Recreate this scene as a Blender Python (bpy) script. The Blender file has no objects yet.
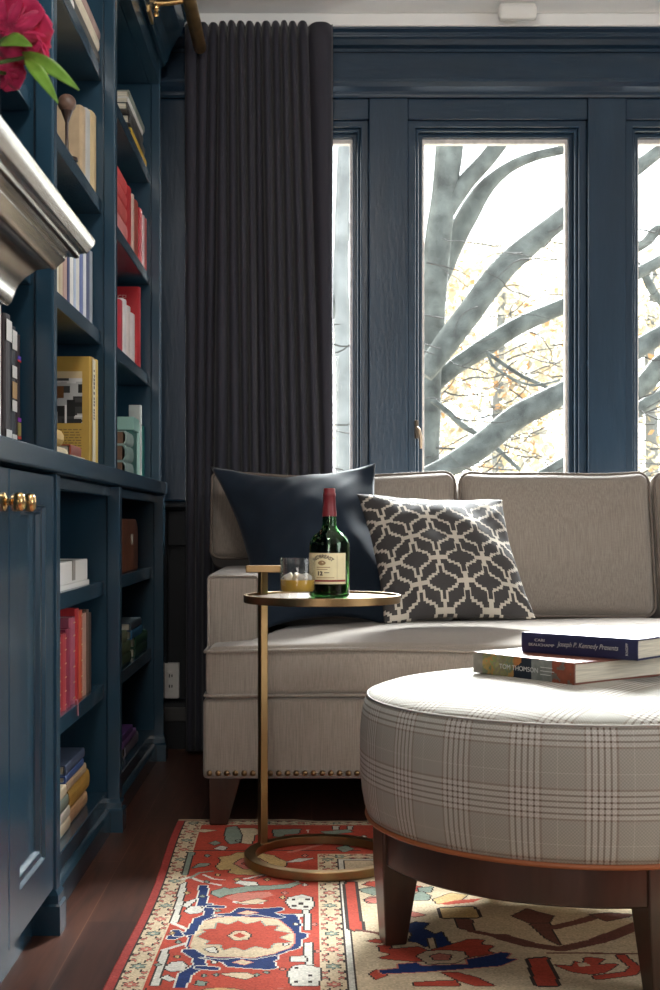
import bpy, bmesh, math, random
import numpy as np
from mathutils import Vector, Matrix, noise
R = math.radians
PI = math.pi
random.seed(7)
SC = bpy.context.scene
C = SC.collection
F, VX, VY, H = 1300.0, 310.0, 524.0, 0.82          # focal length in pixels, vanishing point, eye height


def at(px, py, Y):
    return Vector(((px - VX) * Y / F, Y, H - (py - VY) * Y / F))


def floor_at(px, py):
    Y = F * H / (py - VY)
    return ((px - VX) * Y / F, Y)


# ------------------------------------------------------------------ materials
def new_mat(name):
    m = bpy.data.materials.new(name)
    m.use_nodes = True
    nt = m.node_tree
    return m, nt, nt.nodes['Principled BSDF']


def link(nt, a, b):
    nt.links.new(a, b)


def mat(name, col, rough=0.5, metal=0.0, coat=0.0, var=0.0, vscale=8.0, bump=0.0, bscale=60.0, stretch=None, sheen=0.0, spec=0.5):
    m, nt, b = new_mat(name)
    b.inputs['Base Color'].default_value = (*col, 1)
    b.inputs['Roughness'].default_value = rough
    b.inputs['Metallic'].default_value = metal
    b.inputs['Specular IOR Level'].default_value = spec
    if coat:
        b.inputs['Coat Weight'].default_value = coat
        b.inputs['Coat Roughness'].default_value = 0.15
    if sheen:
        b.inputs['Sheen Weight'].default_value = sheen
        b.inputs['Sheen Roughness'].default_value = 0.4
    tc = nt.nodes.new('ShaderNodeTexCoord')
    mp = nt.nodes.new('ShaderNodeMapping')
    link(nt, tc.outputs['Object'], mp.inputs['Vector'])
    if stretch:
        mp.inputs['Scale'].default_value = stretch
    if var:
        n = nt.nodes.new('ShaderNodeTexNoise')
        n.inputs['Scale'].default_value = vscale
        n.inputs['Detail'].default_value = 5
        link(nt, mp.outputs[0], n.inputs['Vector'])
        rp = nt.nodes.new('ShaderNodeValToRGB')
        rp.color_ramp.elements[0].position = 0.3
        rp.color_ramp.elements[1].position = 0.7
        rp.color_ramp.elements[0].color = (*[c * (1 - var) for c in col], 1)
        rp.color_ramp.elements[1].color = (*[min(1, c * (1 + var)) for c in col], 1)
        link(nt, n.outputs['Fac'], rp.inputs[0])
        link(nt, rp.outputs[0], b.inputs['Base Color'])
    if bump:
        n2 = nt.nodes.new('ShaderNodeTexNoise')
        n2.inputs['Scale'].default_value = bscale
        n2.inputs['Detail'].default_value = 4
        link(nt, mp.outputs[0], n2.inputs['Vector'])
        bp = nt.nodes.new('ShaderNodeBump')
        bp.inputs['Strength'].default_value = bump
        bp.inputs['Distance'].default_value = 0.004
        link(nt, n2.outputs['Fac'], bp.inputs['Height'])
        link(nt, bp.outputs[0], b.inputs['Normal'])
    return m


def attr_mat(name, rough=0.9, bump=0.0, bscale=200):
    m, nt, b = new_mat(name)
    a = nt.nodes.new('ShaderNodeAttribute')
    a.attribute_name = 'Col'
    link(nt, a.outputs['Color'], b.inputs['Base Color'])
    b.inputs['Roughness'].default_value = rough
    b.inputs['Specular IOR Level'].default_value = 0.2
    if bump:
        n2 = nt.nodes.new('ShaderNodeTexNoise')
        n2.inputs['Scale'].default_value = bscale
        tc = nt.nodes.new('ShaderNodeTexCoord')
        link(nt, tc.outputs['Object'], n2.inputs['Vector'])
        bp = nt.nodes.new('ShaderNodeBump')
        bp.inputs['Strength'].default_value = bump
        bp.inputs['Distance'].default_value = 0.003
        link(nt, n2.outputs['Fac'], bp.inputs['Height'])
        link(nt, bp.outputs[0], b.inputs['Normal'])
    return m


PAINT = mat('navy_paint', (0.0150, 0.045, 0.074), 0.24, coat=0.3, var=0.12, vscale=3, bump=0.06, bscale=25, stretch=(3, 3, 0.8))
PAINT_WALL = mat('navy_trim_paint', (0.0150, 0.036, 0.064), 0.27, spec=0.4, var=0.12, vscale=4, bump=0.16, bscale=22, stretch=(4, 4, 0.7))
PAINT_HEAD = mat('navy_frieze_paint', (0.0150, 0.036, 0.064), 0.27, spec=0.4, var=0.12, vscale=4, bump=0.16, bscale=22, stretch=(0.7, 4, 4))
PAINT_SHADED = mat('shaded_wainscot_paint', (0.007, 0.008, 0.010), 0.5, var=0.1, spec=0.25)  # same paint darkened: the shade below the sill is put into its colour
WHITE_PAINT = mat('ceiling_white', (0.90, 0.895, 0.875), 0.6)
CREAM_SASH = mat('cream_sash_paint', (0.80, 0.74, 0.69), 0.45, var=0.2, vscale=30)
BRASS = mat('aged_brass', (0.52, 0.34, 0.145), 0.42, metal=1.0, var=0.3, vscale=12)
BRASS_TABLE = mat('table_brass', (0.27, 0.175, 0.085), 0.36, metal=1.0, var=0.12, vscale=14)
BRASS_BRIGHT = mat('polished_brass', (0.72, 0.47, 0.20), 0.22, metal=1.0)
MIRROR_TOP = mat('smoked_metal_top', (0.20, 0.155, 0.12), 0.28, metal=1.0)
DARKWOOD = mat('dark_walnut', (0.030, 0.014, 0.009), 0.28, coat=0.3, var=0.35, vscale=6, stretch=(8, 8, 0.8))
OTTOWOOD = mat('walnut_frame', (0.032, 0.013, 0.008), 0.30, coat=0.2, var=0.35, vscale=6, stretch=(6, 6, 1.0))
BLACKCLOTH = mat('black_dust_cover', (0.006, 0.006, 0.007), 0.9)
PAPER = mat('book_paper', (0.62, 0.57, 0.46), 0.85, var=0.18, vscale=40, stretch=(0.3, 8, 0.3))
VELVET = mat('navy_velvet', (0.011, 0.018, 0.030), 0.75, sheen=0.18, var=0.25, vscale=7, bump=0.15, bscale=18, spec=0.12)
SILVER = mat('mantel_gilt', (0.80, 0.77, 0.70), 0.20, metal=1.0, var=0.1, vscale=6)
CURTAIN = mat('curtain_cloth', (0.024, 0.023, 0.034), 0.85, sheen=0.12, bump=0.12, bscale=220)
NAIL = mat('nail_brass', (0.20, 0.125, 0.065), 0.35, metal=1.0)
PLASTIC = mat('white_plastic', (0.75, 0.74, 0.71), 0.4)
PLATE = mat('grey_plastic', (0.62, 0.60, 0.56), 0.45)
BLACK = mat('black', (0.01, 0.01, 0.012), 0.5)
WELT_DARK = mat('brown_welt', (0.145, 0.115, 0.095), 0.85)
PIPING = mat('rust_piping', (0.29, 0.085, 0.025), 0.5)
WAX = mat('bottle_capsule', (0.17, 0.016, 0.022), 0.38, var=0.1, vscale=60)
LABEL = mat('bottle_label_paper', (0.90, 0.78, 0.48), 0.6, var=0.04, vscale=60)
INK = mat('label_ink', (0.05, 0.02, 0.015), 0.6)
REDINK = mat('label_red', (0.30, 0.03, 0.025), 0.6)
GREY_INK = mat('pale_lettering', (0.55, 0.53, 0.50), 0.6)


def fabric(name, col, dark):
    m, nt, b = new_mat(name)
    tc = nt.nodes.new('ShaderNodeTexCoord')
    out = None
    for sc, det in (((420, 420, 14), 4), ((60, 60, 300), 2)):
        mp = nt.nodes.new('ShaderNodeMapping')
        mp.inputs['Scale'].default_value = sc
        link(nt, tc.outputs['Object'], mp.inputs['Vector'])
        n = nt.nodes.new('ShaderNodeTexNoise')
        n.inputs['Scale'].default_value = 1.0
        n.inputs['Detail'].default_value = det
        link(nt, mp.outputs[0], n.inputs['Vector'])
        if out is None:
            out = n.outputs['Fac']
        else:
            ad = nt.nodes.new('ShaderNodeMath'); ad.operation = 'MULTIPLY_ADD'
            ad.inputs[1].default_value = 0.25
            link(nt, n.outputs['Fac'], ad.inputs[0]); link(nt, out, ad.inputs[2])
            out = ad.outputs[0]
    rp = nt.nodes.new('ShaderNodeValToRGB')
    rp.color_ramp.elements[0].position = 0.42; rp.color_ramp.elements[1].position = 0.80
    rp.color_ramp.elements[0].color = (*dark, 1); rp.color_ramp.elements[1].color = (*col, 1)
    link(nt, out, rp.inputs[0]); link(nt, rp.outputs[0], b.inputs['Base Color'])
    b.inputs['Roughness'].default_value = 0.9
    b.inputs['Specular IOR Level'].default_value = 0.15
    b.inputs['Sheen Weight'].default_value = 0.35
    bp = nt.nodes.new('ShaderNodeBump'); bp.inputs['Strength'].default_value = 0.25; bp.inputs['Distance'].default_value = 0.001
    link(nt, out, bp.inputs['Height']); link(nt, bp.outputs[0], b.inputs['Normal'])
    return m


SOFA = fabric('sofa_chenille', (0.305, 0.260, 0.222), (0.215, 0.180, 0.150))


def plaid():
    m, nt, b = new_mat('plaid_wool')
    uv = nt.nodes.new('ShaderNodeUVMap'); uv.uv_map = 'UVMap'
    sp = nt.nodes.new('ShaderNodeSeparateXYZ')
    link(nt, uv.outputs[0], sp.inputs[0])
    cols = []
    base = (0.325, 0.310, 0.270); dk = (0.12, 0.085, 0.065); lt = (0.50, 0.475, 0.43); br = (0.20, 0.15, 0.12); wh = (0.46, 0.435, 0.39)
    st = [(0, base), (.130, br), (.160, lt), (.212, dk), (.240, lt), (.297, dk), (.325, lt), (.382, dk), (.410, lt),
          (.467, dk), (.495, lt), (.550, br), (.580, base), (.780, wh), (.792, base)]
    for ax, per, off in (('X', 0.128, 0.02), ('Y', 0.122, 0.062)):
        a = nt.nodes.new('ShaderNodeMath'); a.operation = 'MULTIPLY_ADD'
        a.inputs[1].default_value = 1 / per; a.inputs[2].default_value = off / per + 40
        link(nt, sp.outputs[ax], a.inputs[0])
        f = nt.nodes.new('ShaderNodeMath'); f.operation = 'FRACT'
        link(nt, a.outputs[0], f.inputs[0])
        rp = nt.nodes.new('ShaderNodeValToRGB'); cr = rp.color_ramp
        cr.interpolation = 'CONSTANT'
        while len(cr.elements) < len(st):
            cr.elements.new(0.99)
        for e, (p, c) in zip(cr.elements, st):
            e.position = p
        for e, (p, c) in zip(cr.elements, st):
            e.color = (*c, 1)
        link(nt, f.outputs[0], rp.inputs[0])
        cols.append(rp.outputs[0])
    mx = nt.nodes.new('ShaderNodeMix'); mx.data_type = 'RGBA'; mx.inputs[0].default_value = 0.5
    link(nt, cols[0], mx.inputs[6]); link(nt, cols[1], mx.inputs[7])
    # houndstooth like fine weave
    ck = nt.nodes.new('ShaderNodeTexChecker'); ck.inputs['Scale'].default_value = 330
    ck.inputs[1].default_value = (1.09, 1.09, 1.09, 1); ck.inputs[2].default_value = (0.88, 0.88, 0.88, 1)
    link(nt, uv.outputs[0], ck.inputs['Vector'])
    ml = nt.nodes.new('ShaderNodeMix'); ml.data_type = 'RGBA'; ml.blend_type = 'MULTIPLY'; ml.inputs[0].default_value = 1
    link(nt, mx.outputs[2], ml.inputs[6]); link(nt, ck.outputs[0], ml.inputs[7])
    link(nt, ml.outputs[2], b.inputs['Base Color'])
    b.inputs['Roughness'].default_value = 0.85
    b.inputs['Specular IOR Level'].default_value = 0.2
    return m


PLAID = plaid()


def planks():
    m, nt, b = new_mat('dark_plank_floor')
    tc = nt.nodes.new('ShaderNodeTexCoord')
    mp = nt.nodes.new('ShaderNodeMapping')
    mp.inputs['Rotation'].default_value = (0, 0, R(90))
    mp.inputs['Location'].default_value = (0.31, 0.46, 0)
    link(nt, tc.outputs['Object'], mp.inputs['Vector'])
    br = nt.nodes.new('ShaderNodeTexBrick')
    br.inputs['Scale'].default_value = 1
    br.inputs['Brick Width'].default_value = 0.95
    br.inputs['Row Height'].default_value = 0.155
    br.inputs['Mortar Size'].default_value = 0.0013
    br.inputs['Color1'].default_value = (0.058, 0.023, 0.016, 1)
    br.inputs['Color2'].default_value = (0.085, 0.035, 0.023, 1)
    br.inputs['Mortar'].default_value = (0.16, 0.085, 0.055, 1)
    link(nt, mp.outputs[0], br.inputs['Vector'])
    mp2 = nt.nodes.new('ShaderNodeMapping'); mp2.inputs['Scale'].default_value = (14, 1.2, 1)
    link(nt, tc.outputs['Object'], mp2.inputs['Vector'])
    n = nt.nodes.new('ShaderNodeTexNoise'); n.inputs['Scale'].default_value = 3; n.inputs['Detail'].default_value = 6; n.inputs['Distortion'].default_value = 1.2
    link(nt, mp2.outputs[0], n.inputs['Vector'])
    rp = nt.nodes.new('ShaderNodeValToRGB')
    rp.color_ramp.elements[0].position = 0.3; rp.color_ramp.elements[1].position = 0.75
    rp.color_ramp.elements[0].color = (0.5, 0.5, 0.5, 1); rp.color_ramp.elements[1].color = (1.5, 1.4, 1.3, 1)
    link(nt, n.outputs['Fac'], rp.inputs[0])
    ml = nt.nodes.new('ShaderNodeMix'); ml.data_type = 'RGBA'; ml.blend_type = 'MULTIPLY'; ml.inputs[0].default_value = 0.85
    link(nt, br.outputs['Color'], ml.inputs[6]); link(nt, rp.outputs[0], ml.inputs[7])
    link(nt, ml.outputs[2], b.inputs['Base Color'])
    b.inputs['Roughness'].default_value = 0.36
    bp = nt.nodes.new('ShaderNodeBump'); bp.inputs['Strength'].default_value = 0.15; bp.inputs['Distance'].default_value = 0.002
    link(nt, n.outputs['Fac'], bp.inputs['Height']); link(nt, bp.outputs[0], b.inputs['Normal'])
    return m


def pane_glass(name):
    m = bpy.data.materials.new(name); m.use_nodes = True
    nt = m.node_tree; nt.nodes.clear()
    o = nt.nodes.new('ShaderNodeOutputMaterial')
    t = nt.nodes.new('ShaderNodeBsdfTransparent'); t.inputs[0].default_value = (0.97, 0.985, 0.98, 1)
    g = nt.nodes.new('ShaderNodeBsdfGlossy'); g.inputs['Roughness'].default_value = 0.03
    mx = nt.nodes.new('ShaderNodeMixShader'); mx.inputs[0].default_value = 0.02
    link(nt, t.outputs[0], mx.inputs[1]); link(nt, g.outputs[0], mx.inputs[2]); link(nt, mx.outputs[0], o.inputs[0])
    return m


PANE = pane_glass('window_glass')


def glass_mat(name, col, ior=1.5, rough=0.0):
    m, nt, b = new_mat(name)
    b.inputs['Base Color'].default_value = (*col, 1)
    b.inputs['Transmission Weight'].default_value = 1
    b.inputs['Roughness'].default_value = rough
    b.inputs['IOR'].default_value = ior
    return m


# ------------------------------------------------------------------ mesh helpers
def bm_new():
    return bmesh.new()


def obj(name, bm, mats, parent=None, smooth=None, bevel=0.0, seg=2, loc=None):
    me = bpy.data.meshes.new(name)
    if bm is not None:
        bmesh.ops.recalc_face_normals(bm, faces=bm.faces[:])
        bm.to_mesh(me); bm.free()
    if not isinstance(mats, (list, tuple)):
        mats = [mats]
    for m in mats:
        me.materials.append(m)
    if smooth is not None:
        me.polygons.foreach_set('use_smooth', [True] * len(me.polygons))
        me.set_sharp_from_angle(angle=R(smooth))
    o = bpy.data.objects.new(name, me)
    C.objects.link(o)
    if parent is not None:
        o.parent = parent
    if loc is not None:
        o.location = loc
    if bevel:
        b = o.modifiers.new('bevel', 'BEVEL')
        b.width = bevel; b.segments = seg; b.limit_method = 'ANGLE'; b.angle_limit = R(40)
        b.harden_normals = False
    return o


def tag(o, label, cat, group=None):
    o['label'] = label; o['category'] = cat
    if group:
        o['group'] = group
    return o


def thing(name, label, cat, loc=(0, 0, 0), rot=(0, 0, 0), group=None):
    o = bpy.data.objects.new(name, None); C.objects.link(o)
    o.empty_display_size = 0.05
    o.location = loc; o.rotation_euler = rot
    return tag(o, label, cat, group)


def struct(o):
    o['kind'] = 'structure'
    return o


def box(bm, x0, x1, y0, y1, z0, z1, mi=0):
    v = [bm.verts.new((x, y, z)) for z in (z0, z1) for y in (y0, y1) for x in (x0, x1)]
    for f in ((0, 2, 3, 1), (4, 5, 7, 6), (0, 1, 5, 4), (2, 6, 7, 3), (0, 4, 6, 2), (1, 3, 7, 5)):
        bm.faces.new([v[i] for i in f]).material_index = mi
    return bm


def bx(*a):
    return box(bm_new(), *a)


def prism(bm, prof, axis, a, b, mi=0):
    """profile of 2-tuples extruded along an axis: 'x' takes (y,z), 'y' takes (x,z), 'z' takes (x,y)"""
    def P(p, t):
        return {'x': (t, p[0], p[1]), 'y': (p[0], t, p[1]), 'z': (p[0], p[1], t)}[axis]
    v0 = [bm.verts.new(P(p, a)) for p in prof]
    v1 = [bm.verts.new(P(p, b)) for p in prof]
    n = len(prof)
    bm.faces.new(v0).material_index = mi
    bm.faces.new(v1[::-1]).material_index = mi
    for i in range(n):
        bm.faces.new((v0[i], v0[(i + 1) % n], v1[(i + 1) % n], v1[i])).material_index = mi
    return bm


def lathe(bm, prof, n=48, cx=0, cy=0, mi=0, closed=False):
    rings = []
    for r, z in prof:
        if r < 1e-6:
            rings.append([bm.verts.new((cx, cy, z))])
        else:
            rings.append([bm.verts.new((cx + r * math.cos(2 * PI * k / n), cy + r * math.sin(2 * PI * k / n), z)) for k in range(n)])
    pairs = list(zip(rings[:-1], rings[1:]))
    if closed:
        pairs.append((rings[-1], rings[0]))
    for A, B in pairs:
        if len(A) == 1 and len(B) == 1:
            continue
        for k in range(n):
            k2 = (k + 1) % n
            if len(A) == 1:
                f = bm.faces.new((A[0], B[k2], B[k]))
            elif len(B) == 1:
                f = bm.faces.new((A[k], A[k2], B[0]))
            else:
                f = bm.faces.new((A[k], A[k2], B[k2], B[k]))
            f.material_index = mi
    return bm


def tube(bm, pts, rad, n=8, mi=0, closed=False):
    pts = [Vector(p) for p in pts]
    m = len(pts)
    rads = rad if isinstance(rad, (list, tuple)) else [rad] * m
    rings = []
    up = None
    for i, p in enumerate(pts):
        if closed:
            t = (pts[(i + 1) % m] - pts[i - 1]).normalized()
        else:
            t = (pts[min(i + 1, m - 1)] - pts[max(i - 1, 0)]).normalized()
        if up is None:
            up = t.orthogonal().normalized()
        up = (up - t * up.dot(t))
        if up.length < 1e-5:
            up = t.orthogonal()
        up.normalize()
        s = t.cross(up)
        rings.append([bm.verts.new(p + (up * math.cos(2 * PI * k / n) + s * math.sin(2 * PI * k / n)) * rads[i]) for k in range(n)])
    prs = list(zip(rings[:-1], rings[1:]))
    if closed:
        prs.append((rings[-1], rings[0]))
    for A, B in prs:
        for k in range(n):
            bm.faces.new((A[k], A[(k + 1) % n], B[(k + 1) % n], B[k])).material_index = mi
    if not closed:
        bm.faces.new(rings[0][::-1]).material_index = mi
        bm.faces.new(rings[-1]).material_index = mi
    return bm


def ticks(half, r, n):
    e = r / half
    inner = [-1 + e + (2 - 2 * e) * k / n for k in range(n + 1)]
    edge = [-1, -1 + .25 * e, -1 + .5 * e, -1 + .75 * e]
    return edge + inner + [-x for x in edge[::-1]]


def rbox(sx, sy, sz, r, n=10, crown=(0, 0, 0), fn=None, bm=None):
    """soft box centred on the origin with rounded edges and a crown on each pair of faces"""
    bm = bm or bm_new()
    h = (sx / 2, sy / 2, sz / 2)
    T = [ticks(h[i], r, n) for i in range(3)]
    tmp = bm_new()
    for ax in range(3):
        a, b = (ax + 1) % 3, (ax + 2) % 3
        for s in (-1, 1):
            g = []
            for ta in T[a]:
                row = []
                for tb in T[b]:
                    t = [0, 0, 0]; t[ax] = s; t[a] = ta; t[b] = tb
                    p = Vector([t[i] * h[i] for i in range(3)])
                    q = Vector([max(-(h[i] - r), min(h[i] - r, p[i])) for i in range(3)])
                    d = p - q
                    p = q + d.normalized() * r if d.length > 1e-9 else p
                    for i in range(3):
                        j, k = (i + 1) % 3, (i + 2) % 3
                        u, v, w = t[j], t[k], t[i]
                        p[i] += w * crown[i] * (1 - u * u) * (1 - v * v)
                    row.append(tmp.verts.new(p))
                g.append(row)
            for i in range(len(g) - 1):
                for j in range(len(g[0]) - 1):
                    tmp.faces.new((g[i][j], g[i + 1][j], g[i + 1][j + 1], g[i][j + 1]))
    bmesh.ops.remove_doubles(tmp, verts=tmp.verts[:], dist=1e-5)
    if fn:
        for v in tmp.verts:
            v.co = fn(v.co)
    me = bpy.data.meshes.new('tmp'); tmp.to_mesh(me); tmp.free()
    bm.from_mesh(me); bpy.data.meshes.remove(me)
    return bm


def rrect(sx, sy, r, n=6, k=8):
    """points of a rounded rectangle in a plane"""
    P = []
    for (cx, cy, a0) in ((sx / 2 - r, sy / 2 - r, 0), (-sx / 2 + r, sy / 2 - r, 90), (-sx / 2 + r, -sy / 2 + r, 180), (sx / 2 - r, -sy / 2 + r, 270)):
        for i in range(n + 1):
            a = R(a0 + 90 * i / n)
            P.append((cx + r * math.cos(a), cy + r * math.sin(a)))
    Q = []
    for i, p in enumerate(P):
        q = P[(i + 1) % len(P)]
        L = math.dist(p, q)
        m = k if L > 0.08 else 1
        for j in range(m):
            Q.append((p[0] + (q[0] - p[0]) * j / m, p[1] + (q[1] - p[1]) * j / m))
    return Q


def letters(name, text, size, M, m, parent, ext=0.0003, align='CENTER', shear=0.0, xs=1.0, arc=None, bold=0.0):
    cu = bpy.data.curves.new('lettering', 'FONT')
    cu.body = text; cu.size = size; cu.extrude = ext; cu.align_x = align; cu.align_y = 'CENTER'; cu.shear = shear; cu.offset = bold
    to = bpy.data.objects.new('lettering_tmp', cu); C.objects.link(to)
    bpy.context.view_layer.update()
    dg = bpy.context.evaluated_depsgraph_get()
    me = bpy.data.meshes.new_from_object(to.evaluated_get(dg))
    bpy.data.objects.remove(to); bpy.data.curves.remove(cu)
    for v in me.vertices:
        c = v.co.copy(); c.x *= xs
        if arc:
            a = c.x / arc
            c = Vector(((arc + c.y) * math.sin(a), (arc + c.y) * math.cos(a) - arc, c.z))
        v.co = M(c) if callable(M) else M @ c
    me.materials.clear(); me.materials.append(m)
    o = bpy.data.objects.new(name, me); C.objects.link(o); o.parent = parent
    return o


def copy_tree(o, parent=None):
    c = o.copy(); C.objects.link(c)
    if parent is not None:
        c.parent = parent
    for ch in list(o.children):
        copy_tree(ch, c)
    return c


# ------------------------------------------------------------------ room shell
YW = 4.78                      # face of the window wall's boarding
ZC = 2.655
struct(obj('floor', bx(-1.3, 3.6, -2.6, 5.05, -0.06, 0.0), planks()))
struct(obj('ceiling', bx(-1.3, 3.6, -2.6, 5.05, ZC, ZC + 0.08), WHITE_PAINT))
struct(obj('wall_left', bx(-1.3, -0.97, -2.6, 5.05, 0, ZC), mat('left_wall_paint', (0.05, 0.07, 0.09), 0.5)))
struct(obj('wall_right', bx(3.5, 3.6, -2.6, 5.05, 0, ZC), mat('right_wall_paint', (0.35, 0.36, 0.37), 0.6)))
struct(obj('wall_rear', bx(-1.3, 3.6, -2.7, -2.6, 0, ZC), mat('rear_wall_paint', (0.45, 0.44, 0.42), 0.6)))
struct(obj('wall_chimney', bx(-0.97, -0.445, 0.35, 1.745, 0, ZC), mat('chimney_paint', (0.05, 0.07, 0.09), 0.5)))
# window wall: three openings .66 wide between posts
OP = [(-0.44, 0.215), (0.357, 1.0135), (1.153, 1.81)]
ZS, ZH = 0.90, 2.297
wb = bm_new()
# apron below sill, header, piers as one shell (a grid with holes)
xs = [-1.3, OP[0][0], OP[0][1], OP[1][0], OP[1][1], OP[2][0], OP[2][1], 3.6]
zs = [0, ZS, ZH, ZC]
ws = bm_new()
for i in range(len(xs) - 1):
    for k in range(3):
        if k == 1 and i in (1, 3, 5):
            continue
        box(ws, xs[i], xs[i + 1], YW, 5.05, zs[k], zs[k + 1])
bmesh.ops.remove_doubles(ws, verts=ws.verts[:], dist=1e-5)
seen = {}
for f in ws.faces[:]:
    key = tuple(sorted(v.index for v in f.verts))
ws.verts.index_update()
for f in ws.faces[:]:
    key = tuple(sorted(v.index for v in f.verts))
    seen.setdefault(key, []).append(f)
bmesh.ops.delete(ws, geom=[f for fs in seen.values() if len(fs) > 1 for f in fs], context='FACES')
struct(obj('wall_front', ws, PAINT_WALL))
# boards: posts, head boards, mouldings
n_t = [0]


def trim(bm, m=PAINT_WALL, bevel=0.004):
    n_t[0] += 1
    return struct(obj('trim_%d' % n_t[0], bm, m, bevel=bevel))


for a, b in ((-0.585, -0.44), (0.215, 0.357), (1.0135, 1.153), (1.81, 1.95)):
    trim(bx(a, b, 4.735, YW, ZS, 2.372), bevel=0.010 if a < 0 else 0.004)
for a, b in OP:
    trim(bx(a, b, 4.742, YW, ZH, 2.372), PAINT_HEAD)
# cornice over the windows
trim(prism(bm_new(), [(YW, 2.372), (4.730, 2.372), (4.722, 2.380), (4.722, 2.390), (4.700, 2.402), (4.690, 2.416), (4.690, 2.430), (4.742, 2.436), (YW, 2.436)], 'x', -1.2, 3.5), PAINT_HEAD, 0.002)
trim(bx(-1.2, 3.5, 4.745, YW, 2.436, 2.545), PAINT_HEAD)
trim(prism(bm_new(), [(YW, 2.540), (4.735, 2.540), (4.735, 2.551), (4.715, 2.558), (4.700, 2.574), (4.690, 2.580), (4.690, 2.592), (4.672, 2.602), (4.672, 2.608), (YW, 2.608)], 'x', -1.2, 3.5), PAINT_HEAD, 0.002)
trim(prism(bm_new(), [(YW, 2.608), (4.668, 2.608), (4.664, 2.612), (4.664, 2.650), (4.668, 2.6545), (YW, 2.6545)], 'x', -1.2, 3.5), mat('white_crown_paint', (0.86, 0.85, 0.83), 0.5), 0.002)
# sill and wainscot below
trim(prism(bm_new(), [(YW, ZS - 0.03), (4.715, ZS - 0.03), (4.705, ZS - 0.018), (4.705, ZS - 0.008), (4.72, ZS), (YW, ZS)], 'x', -0.575, 3.5), PAINT_SHADED, 0.002)
trim(bx(-0.585, -0.52, 4.745, YW, 0.18, ZS - 0.03), PAINT_SHADED)
trim(bx(-0.38, 3.5, 4.745, YW, 0.18, ZS - 0.03), PAINT_SHADED)
trim(bx(-0.52, -0.38, 4.745, YW, 0.74, ZS - 0.03), PAINT_SHADED)
trim(bx(-0.52, -0.38, 4.772, YW, 0.18, 0.74), PAINT_SHADED, 0)
struct(obj('baseboard_front', prism(bm_new(), [(YW, 0), (4.735, 0), (4.735, 0.15), (4.745, 0.165), (4.755, 0.172), (YW, 0.178)], 'x', -0.585, 3.5), PAINT_SHADED, bevel=0.002))


def frame_bm(x0, x1, z0, z1, wx, wz, y0, y1, wzb=None):
    bm = bm_new()
    wzb = wzb or wz
    o = [(x0, z0), (x1, z0), (x1, z1), (x0, z1)]
    i = [(x0 + wx, z0 + wzb), (x1 - wx, z0 + wzb), (x1 - wx, z1 - wz), (x0 + wx, z1 - wz)]
    V = [[bm.verts.new((p[0], y, p[1])) for p in q] for q in (o, i) for y in (y0, y1)]
    o0, o1, i0, i1 = V
    for k in range(4):
        j = (k + 1) % 4
        bm.faces.new((o0[k], o0[j], i0[j], i0[k])); bm.faces.new((o1[k], i1[k], i1[j], o1[j]))
        bm.faces.new((o0[k], o1[k], o1[j], o0[j])); bm.faces.new((i0[k], i0[j], i1[j], i1[k]))
    return bm


for n, (a, b) in enumerate(OP):
    w = bpy.data.objects.new('window_%d' % (n + 1), None); C.objects.link(w); struct(w)
    w.location = ((a + b) / 2, YW, ZS)
    c, hw, hh = (a + b) / 2, (b - a) / 2, ZH - ZS
    obj('outer_frame', frame_bm(-hw, hw, 0, hh, 0.030, 0.024, -0.022, 0.10, 0.03), PAINT_WALL, w, bevel=0.004)
    obj('stop_moulding', frame_bm(-hw + 0.030, hw - 0.030, 0.03, hh - 0.024, 0.012, 0.012, -0.006, 0.10), PAINT_WALL, w, bevel=0.005)
    obj('sash', frame_bm(-hw + 0.042, hw - 0.042, 0.042, hh - 0.036, 0.016, 0.014, 0.022, 0.07), PAINT_WALL, w, bevel=0.003)
    s = obj('storm_frame', frame_bm(-hw + 0.050, hw - 0.050, 0.05, hh - 0.044, 0.017, 0.022, 0.045, 0.075), CREAM_SASH, w, bevel=0.003)
    obj('pane', bx(-hw + 0.060, hw - 0.060, 0.058, 0.062, 0.06, hh - 0.055), PANE, s)
    if n == 1:
        la = bm_new()
        box(la, -hw + 0.026, -hw + 0.040, -0.034, -0.020, 0.232, 0.300)
        l = obj('latch_plate', la, mat('latch_bronze', (0.10, 0.08, 0.06), 0.4, metal=0.8), w, bevel=0.003)
        lv = bm_new()
        tube(lv, [(-hw + 0.034, -0.034, 0.272), (-hw + 0.040, -0.046, 0.262), (-hw + 0.046, -0.048, 0.235), (-hw + 0.047, -0.046, 0.195)], [0.006, 0.008, 0.007, 0.005], 8)
        obj('latch_lever', lv, mat('latch_brass', (0.55, 0.42, 0.30), 0.4, metal=0.7), l, smooth=50)

# ------------------------------------------------------------------ outlet, cover plate, sensor
o = thing('wall_outlet', 'off-white double socket plate low on the dark wall beside bookcase end', 'wall outlet', (-0.504, 4.745 - 0.0, 0.184))
obj('cover_plate', bx(-0.026, 0.026, -0.006, 0.027, 0, 0.128), PLATE, o, bevel=0.003)
obj('socket_insert', bx(-0.016, 0.008, -0.009, -0.0055, 0.026, 0.100), PLATE, o, bevel=0.002)
for z in (0.045, 0.083):
    obj('socket_slot', bx(-0.010, -0.006, -0.0098, -0.0088, z - 0.006, z + 0.006), BLACK, o)
    obj('socket_slot', bx(-0.001, 0.003, -0.0098, -0.0088, z - 0.005, z + 0.005), BLACK, o)
o = obj('vent_plate', bx(-0.045, 0.045, -0.006, 0.004, 0, 0.05), mat('dark_vent', (0.035, 0.032, 0.030), 0.5), bevel=0.003, loc=(-0.485, 4.7355, 0.102))
tag(o, 'small dark cover plate on the baseboard under the white outlet', 'cover plate')
o = thing('motion_sensor', 'small white rounded sensor box fixed to the ceiling above the middle window', 'sensor', (0.730, 4.585, ZC))
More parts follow.
